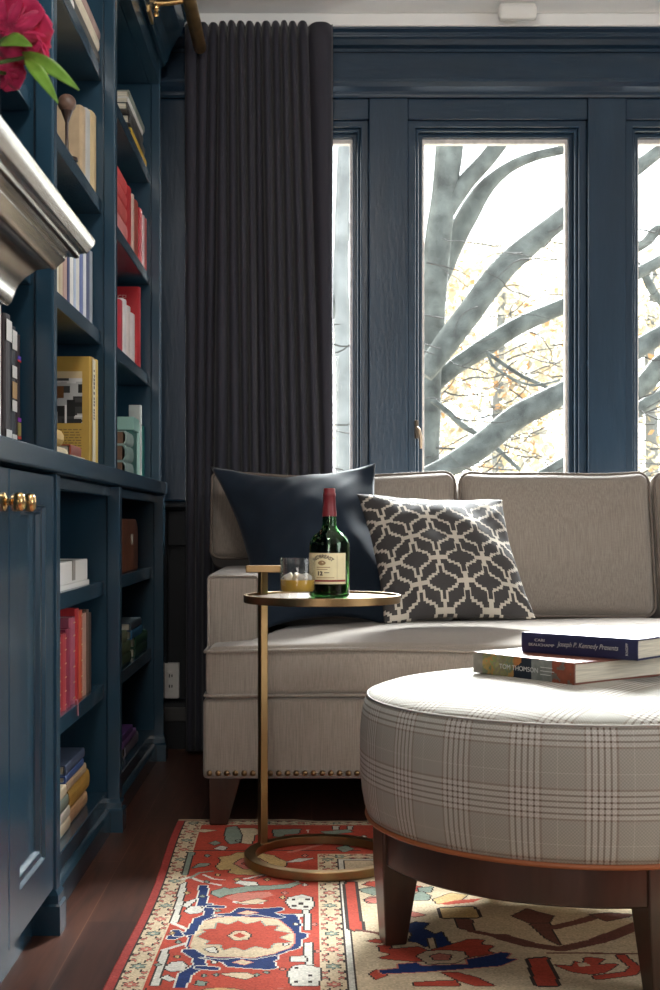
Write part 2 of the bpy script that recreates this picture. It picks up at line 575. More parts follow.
obj('housing', rbox(0.136, 0.044, 0.052, 0.014, 4, (0, 0.003, 0)), PLASTIC, o, smooth=60, loc=(0, -0.012, -0.036))
obj('back_plate', bx(-0.062, 0.062, -0.012, 0.016, -0.012, 0.0), PLASTIC, o, bevel=0.003)

# ------------------------------------------------------------------ curtain
top_b = [184, 197, 208, 218, 227, 236, 245, 254, 261, 271, 280, 288, 297, 308, 333]
bot_b = [185, 195, 203, 213, 228, 241, 250, 258, 268, 278, 288, 299, 310, 321, 333.5]
NZ = 46
cb = bm_new()
Z1, Z0 = 2.600, 0.015
YC = 4.60
grid = []
for k in range(NZ + 1):
    t = k / NZ
    z = Z1 + (Z0 - Z1) * t
    zb = (Z1 - z) / (Z1 - 0.96)
    zb2 = min(1.25, zb)
    row = []
    for j in range(14):
        xa = (top_b[j] + (bot_b[j] - top_b[j]) * zb2 - VX) * YC / F
        xb = (top_b[j + 1] + (bot_b[j + 1] - top_b[j + 1]) * zb2 - VX) * YC / F
        amp = 0.036 + 0.016 * min(zb, 1)
        if j in (0, 1, 2, 7):
            amp *= 0.55
        if j == 13:
            amp *= 1.0 if zb > 0.5 else 0.6 + 0.8 * zb * 0.5
        steps = 12
        for q in range(steps):
            s = q / steps
            u = 2 * s - 1
            prof = (1 - abs(u) ** 3.0) if j == 13 else (1 - abs(u) ** 2.6) ** 0.75
            x = xa + (xb - xa) * s
            y = YC + 0.025 - amp * prof + 0.004 * math.sin(3.1 * z + j * 2.2) * (1 - u * u)
            zt = z
            if k == 0:
                zt = Z1 + 0.010 * prof - 0.012
            row.append(cb.verts.new((x, y, zt)))
    row.append(cb.verts.new(((top_b[14] + (bot_b[14] - top_b[14]) * zb2 - VX) * YC / F, YC + 0.03, z)))
    grid.append(row)
for k in range(NZ):
    for j in range(len(grid[0]) - 1):
        cb.faces.new((grid[k][j], grid[k + 1][j], grid[k + 1][j + 1], grid[k][j + 1]))
o = obj('curtain', cb, CURTAIN, smooth=75)
sm = o.modifiers.new('thick', 'SOLIDIFY'); sm.thickness = 0.004; sm.offset = 1
tag(o, 'charcoal full length pleated curtain hanging left of the windows', 'curtain')

# ------------------------------------------------------------------ built-in bookcase
XL, XU = -0.507, -0.519         # stile faces of the lower and upper cases
Y1a, Y1b, Y2a, Y2b, Y3a, Y3b = 2.600, 2.640, 3.465, 3.505, 4.500, 4.545
SHU = (1.333, 1.682, 2.036)     # upper shelf tops
THU = 0.036


def panel(name, parent, org, x0, x1, y0, y1, z0, z1, bevel=0.0025, m=PAINT):
    ox, oy, oz = org
    return obj(name, bx(x0 - ox, x1 - ox, y0 - oy, y1 - oy, z0 - oz, z1 - oz), m, parent, bevel=bevel)


def plinth_bm(org, x0, x1, y0, y1):
    ox, oy, oz = org
    bm = bm_new()
    # two-step plinth: the cap narrower than the block
    prof = [(0, 0), (0.0, 0.058), (0.004, 0.062), (0.004, 0.078), (0.010, 0.088)]
    rings = []
    for d, z in prof:
        rings.append([bm.verts.new((x - ox, y - oy, z - oz)) for x, y in ((x0, y0 + d), (x1 - d, y0 + d), (x1 - d, y1 - d), (x0, y1 - d))])
    for A, B in zip(rings[:-1], rings[1:]):
        for k in range(4):
            bm.faces.new((A[k], A[(k + 1) % 4], B[(k + 1) % 4], B[k]))
    bm.faces.new(rings[0][::-1]); bm.faces.new(rings[-1])
    return bm


def base_board(parent, org, ya, yb):
    ox, oy, oz = org
    prof = [(-0.560, 0), (-0.528, 0), (-0.528, 0.05), (-0.534, 0.058), (-0.540, 0.062), (-0.552, 0.068), (-0.560, 0.068)]
    obj('baseboard', prism(bm_new(), [(p[0] - ox, p[1] - oz) for p in prof], 'y', ya - oy, yb - oy), PAINT, parent, bevel=0.0015)


def lower_open(name, label, ya, yb, stiles, shelf_z):
    org = (-0.70, (ya + yb) / 2, 0)
    t = thing(name, label, 'bookcase', org)
    p = lambda n, *a, **k: panel(n, t, org, *a, **k)
    for (sa, sb) in stiles:
        p('stile', -0.541, XL, sa, sb, 0.085, 0.920)
        obj('plinth_block', plinth_bm(org, -0.560, -0.4975, sa - 0.012, sb + 0.012), PAINT, t)
        p('side_panel', -0.945, -0.541, sa + 0.005, sb - 0.005, 0.0, 0.920)
    p('back_panel', -0.957, -0.945, ya, yb, 0.0, 0.920)
    p('bottom_shelf', -0.945, -0.540, ya, yb, 0.068, 0.107)
    base_board(t, org, ya + 0.013, yb - 0.013)
    for z in shelf_z:
        p('shelf', -0.945, -0.5485, ya, yb, z - 0.038, z)
    p('top_rail', -0.560, -0.530, ya, yb, 0.894, 0.920)
    return t


lower_open('low_bookcase', 'navy open base bookcase with white box and red books on its shelves', Y1b, Y2a, [(Y1a, Y1b), (Y2a, Y2b)], (0.668, 0.394))
lower_open('low_bookcase', 'navy open base bookcase at the wall end, with the brown leather case', Y2b, Y3a, [(Y3a, Y3b)], (0.671, 0.390))

# cupboard with two doors
org = (-0.70, 2.19, 0)
t = thing('base_cupboard', 'navy two-door cupboard with brass knobs at the near end of bookcase', 'cupboard', org)
panel('carcass', t, org, -0.945, -0.537, 1.78, Y1a, 0.09, 0.920)
panel('kick_board', t, org, -0.600, -0.578, 1.78, Y1a - 0.01, 0.0, 0.09)
obj('baseboard', prism(bm_new(), [(p[0] - org[0], p[1]) for p in [(-0.578, 0), (-0.552, 0), (-0.552, 0.055), (-0.560, 0.062), (-0.568, 0.075), (-0.578, 0.078)]], 'y', 1.78 - org[1], 2.588 - org[1]), PAINT, t)


def door_bm(y0, y1, z0, z1, x, th):
    """raised frame with an ogee step down to a recessed panel, facing +x"""
    bm = bm_new()
    rows = [(0, 0), (0.080, 0), (0.086, -0.006), (0.096, -0.007), (0.102, -0.016), (0.112, -0.017)]
    rings = []
    for ins, dx in rows:
        rings.append([bm.verts.new((x + dx, y, z)) for y, z in ((y0 + ins, z0 + ins), (y1 - ins, z0 + ins), (y1 - ins, z1 - ins * 0.76), (y0 + ins, z1 - ins * 0.76))])
    back = [bm.verts.new((x - th, y, z)) for y, z in ((y0, z0), (y1, z0), (y1, z1), (y0, z1))]
    for A, B in zip(rings[:-1], rings[1:]):
        for k in range(4):
            bm.faces.new((A[k], A[(k + 1) % 4], B[(k + 1) % 4], B[k]))
    bm.faces.new(rings[-1])
    for k in range(4):
        bm.faces.new((back[k], back[(k + 1) % 4], rings[0][(k + 1) % 4], rings[0][k]))
    bm.faces.new(back[::-1])
    return bm


def knob_bm(x, y, z):
    bm = bm_new()
    prof = [(0, 0), (0.0155, 0), (0.0155, 0.003), (0.012, 0.005), (0.006, 0.007), (0.0055, 0.014), (0.008, 0.017), (0.0145, 0.020), (0.0165, 0.026), (0.0155, 0.032), (0.011, 0.036), (0, 0.037)]
    lathe(bm, prof, 24)
    for v in bm.verts:
        r1, r2, d = v.co
        v.co = Vector((x + d, y + r1, z + r2))
    return bm


for ya, yb, ky in ((1.80, 2.2055, 2.165), (2.2095, 2.592, 2.250)):
    d = obj('door', door_bm(ya - org[1], yb - org[1], 0.094, 0.915, -0.511 - org[0], 0.022), PAINT, t, bevel=0.0015)
    obj('knob', knob_bm(-0.511 - org[0], ky - org[1], 0.857), BRASS_BRIGHT, d, smooth=45)

# worktop
prof = [(-0.957, 1.78), (-0.497, 1.78), (-0.497, 4.525), (-0.500, 4.540), (-0.510, 4.552), (-0.525, 4.556), (-0.957, 4.556)]
o = obj('worktop', prism(bm_new(), prof, 'z', 0.9225, 0.9640), PAINT, bevel=0.004)
tag(o, 'long navy painted worktop running between the base cabinets and upper shelves', 'worktop')


def upper(name, label, ya, yb, stiles):
    org = (-0.70, (ya + yb) / 2, 0.9640)
    t = thing(name, label, 'bookcase', org)
    p = lambda n, *a, **k: panel(n, t, org, *a, **k)
    for (sa, sb) in stiles:
        xo = 0.006 if sa == Y1a else 0.0
        p('stile', -0.551, XU + xo, sa, sb, 0.9640, 2.418 if xo else 2.46, 0.004)
        p('side_panel', -0.835, -0.551, sa + 0.006, sb - 0.004, 0.9640, 2.46)
    p('back_panel', -0.847, -0.835, ya, yb, 0.9640, 2.46)
    for z in SHU:
        p('shelf', -0.835, -0.556, ya, yb, z - THU, z)
    p('top_panel', -0.835, -0.556, ya, yb, 2.343, 2.365)
    p('top_rail', -0.556, -0.521, ya, yb, 2.343, 2.46)
    return t


upper('tall_bookcase', 'navy upper shelves over the cupboard, nearest the mantel', 1.80, Y1a, [(1.76, 1.80)])
upper('tall_bookcase', 'navy upper shelves with tan albums and the big yellow book', Y1b, Y2a, [(Y1a, Y1b)])
upper('tall_bookcase', 'navy upper shelves at the wall end, holding mostly red books', Y2b, Y3a, [(Y2a, Y2b), (Y3a, Y3b)])
# crown of the bookcase: a cavetto seen end-on
prof = [(-0.847, 2.405), (-0.521, 2.405), (-0.506, 2.410), (-0.506, 2.425), (-0.498, 2.432), (-0.494, 2.450), (-0.486, 2.475), (-0.469, 2.505),
        (-0.450, 2.535), (-0.437, 2.575), (-0.432, 2.580), (-0.432, 2.61), (-0.405, 2.635), (-0.405, 2.690), (-0.847, 2.690)]
prof = [(max(a, -0.847), z) for a, z in prof]
prof[0] = (-0.847, 2.462); prof[1] = (-0.5205, 2.462)
prof = [(-0.847, 2.462), (-0.5185, 2.462), (-0.5185, 2.420), (-0.506, 2.420), (-0.506, 2.432), (-0.497, 2.438), (-0.494, 2.450), (-0.486, 2.475), (-0.469, 2.505),
        (-0.450, 2.535), (-0.437, 2.575), (-0.430, 2.580), (-0.430, 2.60), (-0.405, 2.622), (-0.405, 2.654), (-0.847, 2.654)]
o = obj('bookcase_crown', prism(bm_new(), prof, 'y', 1.76, 4.55), PAINT, bevel=0.002)
tag(o, 'curved navy crown moulding along the top of the bookcase', 'crown moulding')
# bead under the rail
# ------------------------------------------------------------------ picture light
org = (-0.505, 4.10, 2.475)
t = thing('picture_light', 'brass tube picture light reaching out from the top of bookcase', 'picture light', org)
lb = bm_new()
prof = [(0.0225, -0.42), (0.0225, 0.448), (0.0215, 0.45), (0.012, 0.452), (0, 0.452)]
lathe(lb, [(0, -0.42)] + prof, 28)
for v in lb.verts:
    a, b, c = v.co
    v.co = Vector((0.120 + a, c, 0.012 + b))
obj('lamp_shade', lb, BRASS, t, smooth=40)
obj('mounting_plate', bx(-0.004, 0.006, -0.055, 0.055, -0.060, 0.03), BRASS, t, bevel=0.002)
ab = bm_new(); tube(ab, [(0.003, 0, -0.013), (0.06, 0, -0.012), (0.104, 0, -0.006)], 0.0085, 12)
obj('arm', ab, BRASS, t, smooth=50)
kb = bm_new(); lathe(kb, [(0, -0.032), (0.006, -0.03), (0.008, -0.02), (0.005, -0.012), (0.010, -0.006), (0.012, 0.004), (0.006, 0.014), (0, 0.016)], 16)
for v in kb.verts:
    v.co.x += 0.020; v.co.z -= 0.026
obj('finial', kb, BRASS_BRIGHT, t, smooth=50)

# ------------------------------------------------------------------ books
_bm = {}


def bcol(c, rough=0.55, var=0.10):
    key = (tuple(c), rough, var)
    if key not in _bm:
        _bm[key] = mat('book_cover_cloth', c, rough, var=var, vscale=30, bump=0.08, bscale=150)
    return _bm[key]


def yy(px, X):
    return -X * F / (VX - px)


def make_book(label, t, d, h, loc, rot=(0, 0, 0), col=(0.3, 0.3, 0.3), group=None, pages=PAPER, rnd=0.12, name='book', rough=0.55, var=0.10, cat='book'):
    """spine faces local +x, thickness along y, height along z"""
    e = thing(name, label, cat, loc, rot, group)
    b = min(0.0032, t * 0.18)
    bulge = t * rnd
    prof = [(-d, 0), (-bulge, 0), (-bulge * 0.35, t * 0.12), (0, t * 0.35), (0, t * 0.65), (-bulge * 0.35, t * 0.88), (-bulge, t), (-d, t), (-d, t - b), (-bulge - b, t - b), (-b * 1.4, t * 0.7),
            (-b * 1.4, t * 0.3), (-bulge - b, b), (-d, b)]
    obj('cover', prism(bm_new(), prof, 'z', 0, h), bcol(col, rough, var), e)
    pb = bm_new()
    box(pb, -d + 0.004, -bulge - b * 1.6, b + 0.0002, t - b - 0.0002, 0.003, h - 0.003)
    obj('pages', pb, pages, e)
    return e


def row(z, X, items, group, d=0.17):
    out = []
    for it in items:
        x0, x1, h, col, label = it[:5]
        dd = it[5] if len(it) > 5 else d
        y0, y1 = yy(x0, X), yy(x1, X)
        out.append(make_book(label, y1 - y0 - 0.001, dd, h, (X, y0, z), col=col, group=group))
    return out


FLAT = (R(90), 0, 0)


def stack(z, X, items, group, d=0.17):
    """books lying flat, spine to the room: items (x of far end, length, thickness, colour, label)"""
    for it in items:
        x1, L, th, col, label = it[:5]
        dx = it[5] if len(it) > 5 else 0
        rz = it[6] if len(it) > 6 else 0
        make_book(label, th - 0.0006, d, L, (X + dx, yy(x1, X), z), (R(90), 0, R(rz)), col, group)
        z += th


RED = (0.40, 0.015, 0.02); DRED = (0.22, 0.012, 0.02); PINK = (0.60, 0.24, 0.24); CREAM = (0.66, 0.60, 0.47); WHITE = (0.74, 0.73, 0.70)
NAVY = (0.03, 0.045, 0.13); TAN = (0.42, 0.31, 0.19); MAUVE = (0.36, 0.25, 0.22); GREY = (0.42, 0.42, 0.41)

# --- over the cupboard
g = 'albums on the worktop by the mantel'
row(0.964, -0.575, [(-22, -11, 0.262, WHITE, 'white album on the worktop, farthest from the pilaster'),
                    (-10.6, 5.6, 0.272, WHITE, 'thick white spiral album standing beside the black binder'),
                    (6.2, 11.8, 0.256, (0.035, 0.028, 0.030), 'black binder with white labelled ends on its spine'),
                    (12.2, 16.9, 0.240, (0.045, 0.05, 0.06), 'dark folder with a ladder of white and tan spine patches'),
                    (17.3, 21.3, 0.230, (0.035, 0.026, 0.030), 'dark book with tiny coloured spine lettering nearest pilaster')], g, 0.20)
bl = [o for o in C.objects if o.get('label', '').startswith('black binder')][0]
WL = mat('white_spine_label', (0.72, 0.72, 0.70), 0.6)
tw = yy(11.8, -.575) - yy(6.2, -.575)
obj('spine_label', bx(0, 0.0012, 0.0015, tw - 0.003, 0.205, 0.245), WL, bl)
obj('spine_label', bx(0, 0.0012, 0.0015, tw - 0.003, 0.004, 0.036), WL, bl)
fo = [o for o in C.objects if o.get('label', '').startswith('dark folder')][0]
tw = yy(16.9, -.575) - yy(12.2, -.575)
for z0, z1, m in ((0.195, 0.232, WL), (0.140, 0.163, WL), (0.100, 0.132, mat('tan_patch', (0.45, 0.30, 0.15), 0.6)), (0.075, 0.096, WL), (0.004, 0.030, WL)):
    obj('spine_patch', bx(0, 0.0012, 0.001, tw - 0.0025, z0, z1), m, fo)
do = [o for o in C.objects if o.get('label', '').startswith('dark book with tiny')][0]
tw = yy(21.3, -.575) - yy(17.3, -.575)
for z0, z1, c in ((0.180, 0.188, (0.08, 0.06, 0.4)), (0.176, 0.180, (0.6, 0.05, 0.03)), (0.058, 0.066, (0.25, 0.04, 0.4)), (0.03, 0.056, (0.3, 0.25, 0.08)), (0.024, 0.029, (0.6, 0.05, 0.03))):
    obj('spine_patch', bx(0, 0.001, 0.004, tw - 0.005, z0, z1), mat('spine_dye', c, 0.6), do)


# --- middle case, upper
g = 'books lying on the highest visible shelf'
stack(2.036, -0.56, [(99.6, 0.36, 0.040, (0.07, 0.065, 0.06), 'dark speckled book at the bottom of the highest pile'),
                     (99.5, 0.36, 0.034, CREAM, 'cream book in the middle of the highest pile'),
                     (101.0, 0.34, 0.028, MAUVE, 'mauve book on top of the highest pile')], g)
make_book('white book whose end shows beside the dark speckled book', 0.03, 0.16, 0.25, (-0.562, yy(76.8, -.562), 2.037), FLAT, WHITE, g)
g = 'albums on the shelf with the wooden ball'
row(1.682, -0.565, [(82.6, 87.0, 0.180, TAN, 'kraft brown album nearest the wooden ball', 0.22),
                    (87.2, 91.6, 0.196, GREY, 'grey spiral bound album between two tan ones', 0.20),
                    (91.9, 98.3, 0.214, (0.52, 0.39, 0.20), 'yellowish tan album at the far end of the ball shelf', 0.20)], g)
row(1.682, -0.585, [(50, 60.5, 0.105, WHITE, 'white book just in front of the wooden ball')], g)
t = thing('wooden_ball', 'brown wooden ball on a thin stand on a high shelf', 'ornament', (-0.577, 3.085, 1.682))
wbm = bm_new(); lathe(wbm, [(0.022 * math.sin(PI * k / 16), 0.136 - 0.022 * math.cos(PI * k / 16)) for k in range(17)], 28)
obj('ball', wbm, mat('mottled_wood', (0.13, 0.075, 0.055), 0.45, var=0.5, vscale=30), t, smooth=80)
sbm = bm_new(); lathe(sbm, [(0, 0), (0.026, 0), (0.026, 0.006), (0.008, 0.012), (0.004, 0.03), (0.004, 0.09), (0.012, 0.112), (0.014, 0.118), (0, 0.118)], 20)
obj('stand', sbm, DARKWOOD, t, smooth=50)
g = 'thin magazines and books behind the mantel tip'
row(1.333, -0.575, [(46, 55.5, 0.195, TAN, 'tan book hidden mostly by the mantel tip'),
                    (56.0, 60.0, 0.200, CREAM, 'cream thin book at the near end of the magazine row'),
                    (60.2, 63.9, 0.203, (0.50, 0.40, 0.26), 'gold tan book, second in the magazine row'),
                    (64.1, 68.5, 0.200, (0.40, 0.24, 0.20), 'mauve brown book in the magazine row'),
                    (68.7, 70.6, 0.202, NAVY, 'thin navy book between mauve and white spines'),
                    (70.8, 74.8, 0.204, WHITE, 'white book just right of the thin navy one'),
                    (75.0, 76.6, 0.200, (0.42, 0.50, 0.66), 'thin pale blue magazine between two white ones'),
                    (76.8, 80.8, 0.206, (0.66, 0.66, 0.62), 'off-white magazine right of the pale blue one'),
                    (81.0, 84.3, 0.206, (0.11, 0.15, 0.36), 'mid blue book in the magazine row'),
                    (84.5, 87.2, 0.206, (0.70, 0.71, 0.74), 'white magazine between mid blue and navy books'),
                    (87.4, 90.8, 0.205, NAVY, 'navy book near the far end of the magazine row'),
                    (91.0, 93.4, 0.205, (0.34, 0.38, 0.43), 'blue grey magazine last in the row')], g)
# yellow book with printed cover
GOLD = (0.46, 0.29, 0.055)
Yb = yy(88.2, -0.565)
yb = make_book('tall mustard book with black and white photo cover, facing the camera', 0.060, 0.235, 0.283, (-0.556, Yb, 0.964), (0, 0, 0), GOLD, var=0.06)
make_book('tall yellow book pressed behind the mustard photo book', 0.055, 0.235, 0.285, (-0.556, Yb + 0.062, 0.964), (0, 0, 0), (0.62, 0.42, 0.06))
make_book('short navy book against the shelf end by the yellow books', 0.022, 0.18, 0.205, (-0.570, 3.440, 0.964), (0, 0, 0), (0.03, 0.04, 0.10))
obj('spine_band', bx(0.0001, 0.001, 0.010, 0.052, 0.004, 0.279), mat('cream_spine', (0.72, 0.64, 0.45), 0.55), yb)
sg = bm_new()
zc_ = 0.252
rg = random.Random(21)
while zc_ > 0.125:
    gh = rg.uniform(0.0045, 0.0085)
    box(sg, 0.0010, 0.0014, 0.022 + rg.uniform(0, 0.004), 0.040 - rg.uniform(0, 0.004), zc_ - gh, zc_)
    zc_ -= gh + rg.choice((0.0022, 0.0022, 0.0022, 0.007))
obj('spine_marks', sg, INK, yb)


def printed(name, parent, nx, ny, fn, P, m):
    """flat printed panel of nx by ny coloured cells; P maps (u, v) in 0..1 to a point"""
    V = [P(i / nx, j / ny) for j in range(ny + 1) for i in range(nx + 1)]
    Fc = [(j * (nx + 1) + i, j * (nx + 1) + i + 1, (j + 1) * (nx + 1) + i + 1, (j + 1) * (nx + 1) + i) for j in range(ny) for i in range(nx)]
    me = bpy.data.meshes.new(name); me.from_pydata(V, [], Fc)
    ca = me.color_attributes.new('Col', 'FLOAT_COLOR', 'CORNER')
    cols = np.ones((len(Fc), 4, 4), dtype=np.float32)
    k = 0
    for j in range(ny):
        for i in range(nx):
            cols[k, :, :3] = fn((i + .5) / nx, (j + .5) / ny); k += 1
    ca.data.foreach_set('color', cols.ravel())
    me.materials.append(m)
    o = bpy.data.objects.new(name, me); C.objects.link(o); o.parent = parent
    return o


PRINT = attr_mat('printed_paper', 0.6)
rr = random.Random(3)
shapes = [(rr.random(), rr.random(), rr.uniform(.05, .2), rr.uniform(.02, .09), rr.choice((0.02, 0.03, 0.05, 0.6))) for _ in range(34)]


def photo(u, v):
    c = 0.42 + 0.2 * (v > .8)
    if v > 0.86:
        return (0.62, 0.50, 0.30)
    if 0.45 < v < 0.72 and u < 0.62 and abs(v - .6) < .15 - .12 * abs(u - .3):
        return (0.16, 0.07, 0.025)
    for (a, b, w, h, k) in shapes:
        if abs(u - a) < w and abs(v - b) < h:
            c = k
    if abs(u - .67) < .02 and v < .35:
        c = .7
    return (c, c, c * .97)


printed('cover_photo', yb, 48, 60, photo, lambda u, v: (-0.150 + 0.126 * u, -0.0006, 0.113 + 0.132 * v), PRINT)
tb = bm_new()
for k in range(13):
    zz = 0.095 - k * 0.0068
    a = -0.150
    while a < -0.030:
        w = rr.uniform(0.005, 0.014)
        e = min(a + w, -0.026)
        tb.faces.new([tb.verts.new(p) for p in ((a, -0.0006, zz), (e, -0.0006, zz), (e, -0.0006, zz + 0.0026), (a, -0.0006, zz + 0.0026))])
        a += w + 0.003
obj('printed_text', tb, mat('brown_ink', (0.20, 0.13, 0.04), 0.7), yb)
# small old books in front of it
g = 'small old books in front of the mustard book'
make_book('small cream old book lying under the ochre one', 0.034, 0.10, 0.16, (-0.566, 3.045, 0.964), FLAT, (0.68, 0.56, 0.37), g, rnd=0.35)
make_book('small ochre old book lying on the cream one', 0.040, 0.10, 0.16, (-0.568, 3.000, 0.998), FLAT, (0.58, 0.38, 0.12), g, rnd=0.35)
make_book('small white paper book lying under the red brown one', 0.022, 0.10, 0.17, (-0.566, 3.285, 0.964), FLAT, (0.70, 0.62, 0.52), g, rnd=0.2)
make_book('small red brown old book on the white paper one', 0.024, 0.10, 0.14, (-0.569, 3.235, 0.986), FLAT, (0.30, 0.06, 0.03), g, rnd=0.1)

# --- far case, upper
g = 'mixed books lying on the top shelf at the wall end'
stack(2.036, -0.560, [(146.6, 0.36, 0.034, (0.62, 0.40, 0.05), 'yellow book at the bottom of the top far pile'),
                      (145.0, 0.36, 0.028, (0.05, 0.05, 0.05), 'black book resting on the yellow one'),
                      (143.3, 0.36, 0.024, (0.08, 0.075, 0.07), 'dark grey book third in the top far pile'),
                      (143.0, 0.34, 0.020, WHITE, 'white edged book under the sage one'),
                      (144.6, 0.36, 0.028, (0.22, 0.25, 0.21), 'sage green book on top of the far pile')], g)
g = 'red books on the second shelf at the wall end'
stack(1.682, -0.562, [(127.6, 0.30, 0.060, (0.60, 0.20, 0.19), 'faded pink red book at the bottom of the lying red pile'),
                      (127.2, 0.30, 0.048, (0.50, 0.07, 0.06), 'red book second from bottom in the lying red pile'),
                      (127.0, 0.30, 0.040, (0.52, 0.05, 0.05), 'red book third in the lying red pile'),
                      (127.0, 0.30, 0.045, (0.56, 0.05, 0.05), 'bright red book on top of the lying red pile')], g)
g2 = 'upright red and white books on the second shelf'
row(1.682, -0.565, [(128.2, 132.6, 0.195, RED, 'red upright book nearest the lying red pile'),
                    (132.8, 134.8, 0.193, (0.60, 0.42, 0.36), 'thin peach book between two red spines'),
                    (135.0, 139.6, 0.192, (0.36, 0.07, 0.05), 'brick red worn upright book'),
                    (139.8, 143.2, 0.192, (0.50, 0.03, 0.04), 'red upright book right of the brick red one'),
                    (143.4, 145.2, 0.188, (0.68, 0.50, 0.50), 'pale pink thin upright book'),
                    (145.4, 147.2, 0.190, (0.55, 0.12, 0.12), 'narrow red book near the white one'),
                    (147.3, 149.0, 0.190, WHITE, 'white book last in the upright red row')], g2)
g = 'red and white books on the third shelf at the wall end'
rb = make_book('large red hardback facing the camera with pale cover lettering', 0.045, 0.25, 0.288, (-0.575, 4.385, 1.333), (0, 0, 0), (0.42, 0.012, 0.02), g)
letters('lettering', 'H SCROOGE!', 0.026, Matrix(((1, 0, 0, -0.105), (0, 0, -1, -0.0006), (0, 1, 0, 0.250), (0, 0, 0, 1))), mat('pale_pink_letter', (0.65, 0.42, 0.36), 0.6), rb, xs=0.8)
row(1.333, -0.575, [(113.0, 119.8, 0.165, (0.60, 0.08, 0.09), 'pinkish red book at the near end of third shelf'),
                    (120.2, 123.6, 0.170, (0.42, 0.012, 0.03), 'crimson book beside the white ones on third shelf'),
                    (124.0, 127.8, 0.186, (0.74, 0.70, 0.70), 'white book, tallest of three before the red hardback'),
                    (128.2, 131.6, 0.180, (0.70, 0.62, 0.60), 'off-white middle book before the red hardback'),
                    (132.0, 136.2, 0.172, (0.74, 0.66, 0.66), 'pinkish white book touching the red hardback')], g)
# aqua box, stacked grey-green books, aqua spines
AQ = (0.30, 0.52, 0.45)
t = thing('storage_box', 'pale aqua lidded box standing on the worktop far end', 'box', (-0.66, 4.20, 0.964))
obj('box_body', bx(-0.09, 0.088, -0.02, 0.10, 0, 0.170), mat('box_green', (0.035, 0.13, 0.11), 0.6), t, bevel=0.002)
obj('box_lid', bx(-0.095, 0.094, -0.026, 0.106, 0.158, 0.201), mat('box_aqua', AQ, 0.6), t, bevel=0.002)
g = 'aqua and grey books beside the aqua box'
row(0.964, -0.567, [(138.2, 140.6, 0.188, (0.38, 0.62, 0.55), 'aqua book right of the lidded box'),
                    (140.8, 142.4, 0.255, (0.45, 0.47, 0.45), 'tall thin grey book behind the aqua one', 0.04),
                    (142.6, 145.4, 0.190, (0.02, 0.20, 0.18), 'dark teal book last on the worktop')], g)
g = 'grey green old books stacked before the aqua box'
for z, th, L, c, lab in ((0.964, 0.048, 0.17, (0.25, 0.33, 0.31), 'grey green cloth book at the bottom of its stack'),
                         (1.013, 0.050, 0.17, (0.22, 0.31, 0.28), 'grey green cloth book in the middle of its stack'),
                         (1.064, 0.042, 0.16, (0.30, 0.38, 0.35), 'pale grey green cloth book topmost of its stack')):
    make_book(lab, th, 0.13, L, (-0.562, 4.145, z), FLAT, c, g, rnd=0.16, pages=mat('brown_edge', (0.16, 0.09, 0.055), 0.7))

# --- middle case, lower
t = thing('gift_box', 'white lidded box tied with grey ribbon on a low shelf', 'box', (-0.565, 3.30, 0.668))
obj('box_body', bx(-0.15, 0, -0.40, 0, 0.012, 0.064), mat('white_card', (0.74, 0.73, 0.70), 0.6), t, bevel=0.002)
obj('box_tray', bx(-0.154, 0.004, -0.404, 0.003, 0, 0.0115), mat('white_card_tray', (0.74, 0.73, 0.70), 0.6), t, bevel=0.001)
obj('ribbon', prism(bm_new(), [(0.0, 0.018), (0.002, 0.018), (0.002, 0.066), (-0.15, 0.066), (-0.15, 0.0642), (0, 0.0642)], 'y', -0.215, -0.180), mat('grey_ribbon', (0.30, 0.28, 0.25), 0.7), t)
g = 'red leather books on the low shelf'
rw = row(0.394, -0.560, [(55.0, 63.4, 0.170, (0.30, 0.05, 0.05), 'dull red leather book at the near end of low row'),
                    (63.6, 67.6, 0.175, (0.36, 0.03, 0.04), 'red leather book with gold line, second in low row'),
                    (67.8, 71.6, 0.182, (0.22, 0.015, 0.05), 'wine red book beside the speckled magenta one'),
                    (71.8, 76.6, 0.205, (0.34, 0.08, 0.13), 'speckled magenta book in the low red row'),
                    (76.8, 79.9, 0.222, (0.46, 0.025, 0.03), 'bright red book, tallest in the low row'),
                    (80.1, 83.5, 0.215, (0.50, 0.09, 0.04), 'orange red book in the low row'),
                    (83.7, 87.4, 0.205, (0.45, 0.27, 0.22), 'dusty pink tan book in the low row'),
                    (87.6, 89.2, 0.210, (0.13, 0.08, 0.06), 'thin brown book next to the last dark one'),
                    (89.4, 92.2, 0.200, (0.06, 0.04, 0.035), 'dark brown book last in the low red row')], g, 0.14)
GOLDL = mat('gilt_rule', (0.55, 0.38, 0.16), 0.4, metal=0.6)
for b in rw[:6]:
    h = b.children[0].dimensions.z if False else None
for b, hh, tt in ((rw[0], .17, yy(63.4, -.56) - yy(55, -.56)), (rw[1], .175, yy(67.6, -.56) - yy(63.6, -.56)), (rw[3], .205, yy(76.6, -.56) - yy(71.8, -.56)), (rw[5], .215, yy(83.5, -.56) - yy(80.1, -.56))):
    for f in (0.06, 0.24, 0.42, 0.60, 0.78, 0.93):
        obj('gilt_band', bx(0.0, 0.0008, tt * 0.33, tt * 0.66, hh * f, hh * f + 0.0028), GOLDL, b)
bk = bm_new()
pts = [(-0.010, 0.012), (0.0125, 0.012), (0.0135, 0.004), (0.0138, -0.008), (0.014, -0.026)]
for (a, za), (b, zb2) in zip(pts[:-1], pts[1:]):
    pass
rib = [[bk.verts.new((x, y, z)) for y in (0.004, 0.011)] for x, z in pts]
for A, B in zip(rib[:-1], rib[1:]):
    bk.faces.new((A[0], A[1], B[1], B[0]))
o = obj('bookmark', bk, mat('pink_ribbon', (0.45, 0.15, 0.17), 0.7), rw[3])
sm = o.modifiers.new('thick', 'SOLIDIFY'); sm.thickness = 0.0012
g = 'old books lying in the bottom of the open base'
